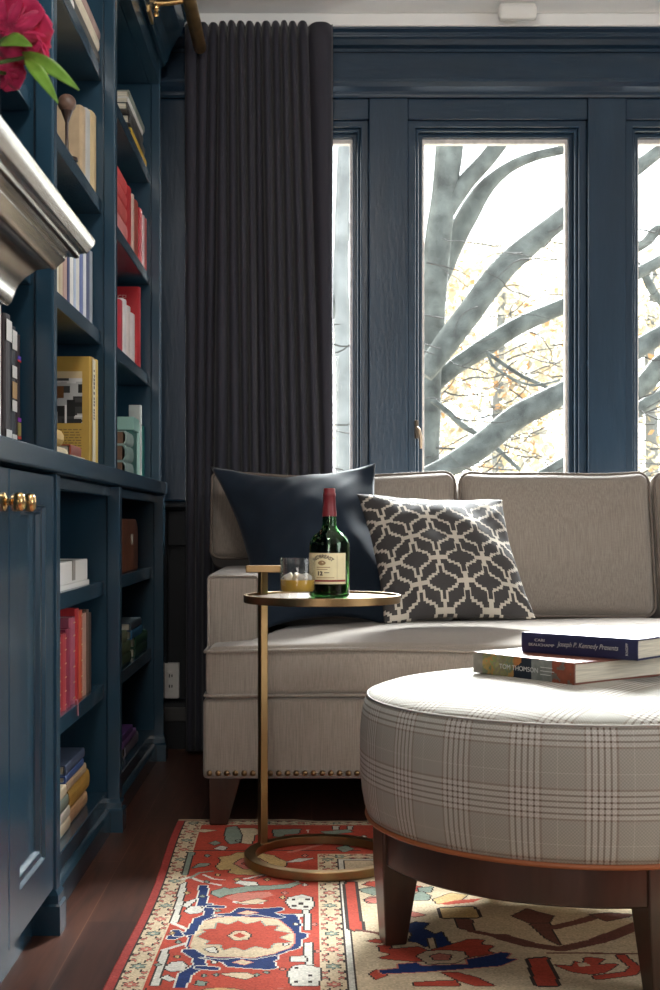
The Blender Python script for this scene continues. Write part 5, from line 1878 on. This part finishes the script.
def leaf_mat(name, col):
    m = bpy.data.materials.new(name); m.use_nodes = True
    nt = m.node_tree; nt.nodes.clear()
    o = nt.nodes.new('ShaderNodeOutputMaterial'); d = nt.nodes.new('ShaderNodeBsdfDiffuse'); tr = nt.nodes.new('ShaderNodeBsdfTranslucent'); mx = nt.nodes.new('ShaderNodeMixShader')
    d.inputs[0].default_value = (*col, 1); tr.inputs[0].default_value = (*col, 1); mx.inputs[0].default_value = 0.5
    link(nt, d.outputs[0], mx.inputs[1]); link(nt, tr.outputs[0], mx.inputs[2]); link(nt, mx.outputs[0], o.inputs[0])
    return m


LC = [leaf_mat('leaf_cream', (0.42, 0.38, 0.30)), leaf_mat('leaf_pale_yellow', (0.37, 0.305, 0.20)), leaf_mat('leaf_greyed', (0.29, 0.28, 0.24)), leaf_mat('leaf_orange', (0.34, 0.20, 0.10))]
leaves(t, org, [(418, 572, 370, 485, 9.2, 9.8, 90, 0.035, 0.7)], LC[::-1], 5)
org4 = at(500, 900, 16.0); org4.z = -3.0
t4 = thing('yellow_tree', 'hazy pale yellow autumn tree far behind the grey limbs', 'tree', org4)
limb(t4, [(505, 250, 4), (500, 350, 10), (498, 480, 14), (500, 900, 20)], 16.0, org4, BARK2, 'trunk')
leaves(t4, org4, [(395, 590, 240, 520, 15, 18, 12000, 0.06, 0.8)], LC, 8)
org5 = at(650, 900, 17.0); org5.z = -3.0
t5 = thing('yellow_tree', 'hazy pale yellow autumn tree far behind the right window', 'tree', org5)
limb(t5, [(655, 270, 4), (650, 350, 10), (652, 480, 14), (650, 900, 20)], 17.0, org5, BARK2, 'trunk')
leaves(t5, org5, [(600, 760, 250, 520, 16, 19, 8500, 0.06, 0.8)], LC, 9)
org6 = at(330, 900, 18.0); org6.z = -3.0
t6 = thing('yellow_tree', 'faint pale autumn tree far behind the left window', 'tree', org6)
limb(t6, [(322, 300, 4), (325, 380, 8), (326, 480, 12), (330, 900, 18)], 18.0, org6, BARK2, 'trunk')
leaves(t6, org6, [(240, 380, 330, 520, 17, 20, 2500, 0.055, 0.8)], LC, 10)
struct(obj('ground', bx(-30, 30, 6.5, 40, -3.1, -3.0), mat('autumn_ground', (0.30, 0.26, 0.20), 0.9, var=0.3, vscale=1)))

# ------------------------------------------------------------------ light
wd = bpy.data.worlds.new('overcast_sky'); SC.world = wd; wd.use_nodes = True
bg = wd.node_tree.nodes['Background']
bg.inputs[0].default_value = (0.93, 0.97, 1.0, 1); bg.inputs[1].default_value = 5.0


def area(name, loc, aim, sx, sy, power, col=(1, 1, 1), portal=False):
    l = bpy.data.lights.new(name, 'AREA'); l.shape = 'RECTANGLE'; l.size = sx; l.size_y = sy
    l.energy = power; l.color = col
    if portal:
        l.cycles.is_portal = True
    o = bpy.data.objects.new(name, l); C.objects.link(o)
    o.location = loc
    o.rotation_euler = (Vector(aim) - Vector(loc)).to_track_quat('-Z', 'Y').to_euler()
    return o


for n, (a, b) in enumerate(OP):
    area('window_portal', ((a + b) / 2, 4.90, (ZS + ZH) / 2), ((a + b) / 2, 0, (ZS + ZH) / 2), b - a - 0.06, ZH - ZS - 0.06, 1, portal=True)
area('rear_fill', (-0.30, -2.5, 1.55), (0.5, 3.5, 0.9), 1.1, 1.7, 58, (1.0, 0.96, 0.91))  # soft fill added behind the camera, no window stands there
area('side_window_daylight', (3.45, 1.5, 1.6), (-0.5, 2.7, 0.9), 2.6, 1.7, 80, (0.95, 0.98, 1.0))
sl = bpy.data.lights.new('bright_sky_sun', 'SUN'); sl.energy = 82.0; sl.angle = R(32); sl.color = (0.97, 0.99, 1.0)
so = bpy.data.objects.new('bright_sky_sun', sl); C.objects.link(so)
pl = bpy.data.lights.new('ceiling_fill', 'POINT'); pl.energy = 30; pl.shadow_soft_size = 0.14; pl.color = (1.0, 0.95, 0.88)  # unseen point fill added to brighten the ceiling and upper shelves
po_ = bpy.data.objects.new('ceiling_fill', pl); C.objects.link(po_); po_.location = (-0.10, 2.1, 2.36)
so.rotation_euler = Vector((-0.20, -1.0, -0.70)).to_track_quat('-Z', 'Y').to_euler()

# ------------------------------------------------------------------ camera
cam = bpy.data.cameras.new('camera'); co_ = bpy.data.objects.new('camera', cam); C.objects.link(co_)
cam.sensor_fit = 'VERTICAL'; cam.sensor_height = 36.0; cam.sensor_width = 24.0
cam.lens = 36.0 * F / 990.0
cam.shift_x = (330.0 - VX) / 990.0
cam.shift_y = (VY - 495.0) / 990.0
co_.location = (0, 0, H); co_.rotation_euler = (R(90), 0, 0)
cam.clip_start = 0.05; cam.clip_end = 200
cam.dof.use_dof = True; cam.dof.focus_distance = 3.05; cam.dof.aperture_fstop = 13.0
SC.camera = co_
vs = SC.view_settings
vs.view_transform = 'Standard'; vs.look = 'None'; vs.gamma = 1.0; vs.exposure = 0.0
vs.use_curve_mapping = False
cy = SC.cycles
cy.use_denoising = True
cy.max_bounces = 10; cy.diffuse_bounces = 5; cy.glossy_bounces = 5; cy.transmission_bounces = 10; cy.transparent_max_bounces = 12
cy.caustics_reflective = False; cy.caustics_refractive = False
cy.sample_clamp_indirect = 6
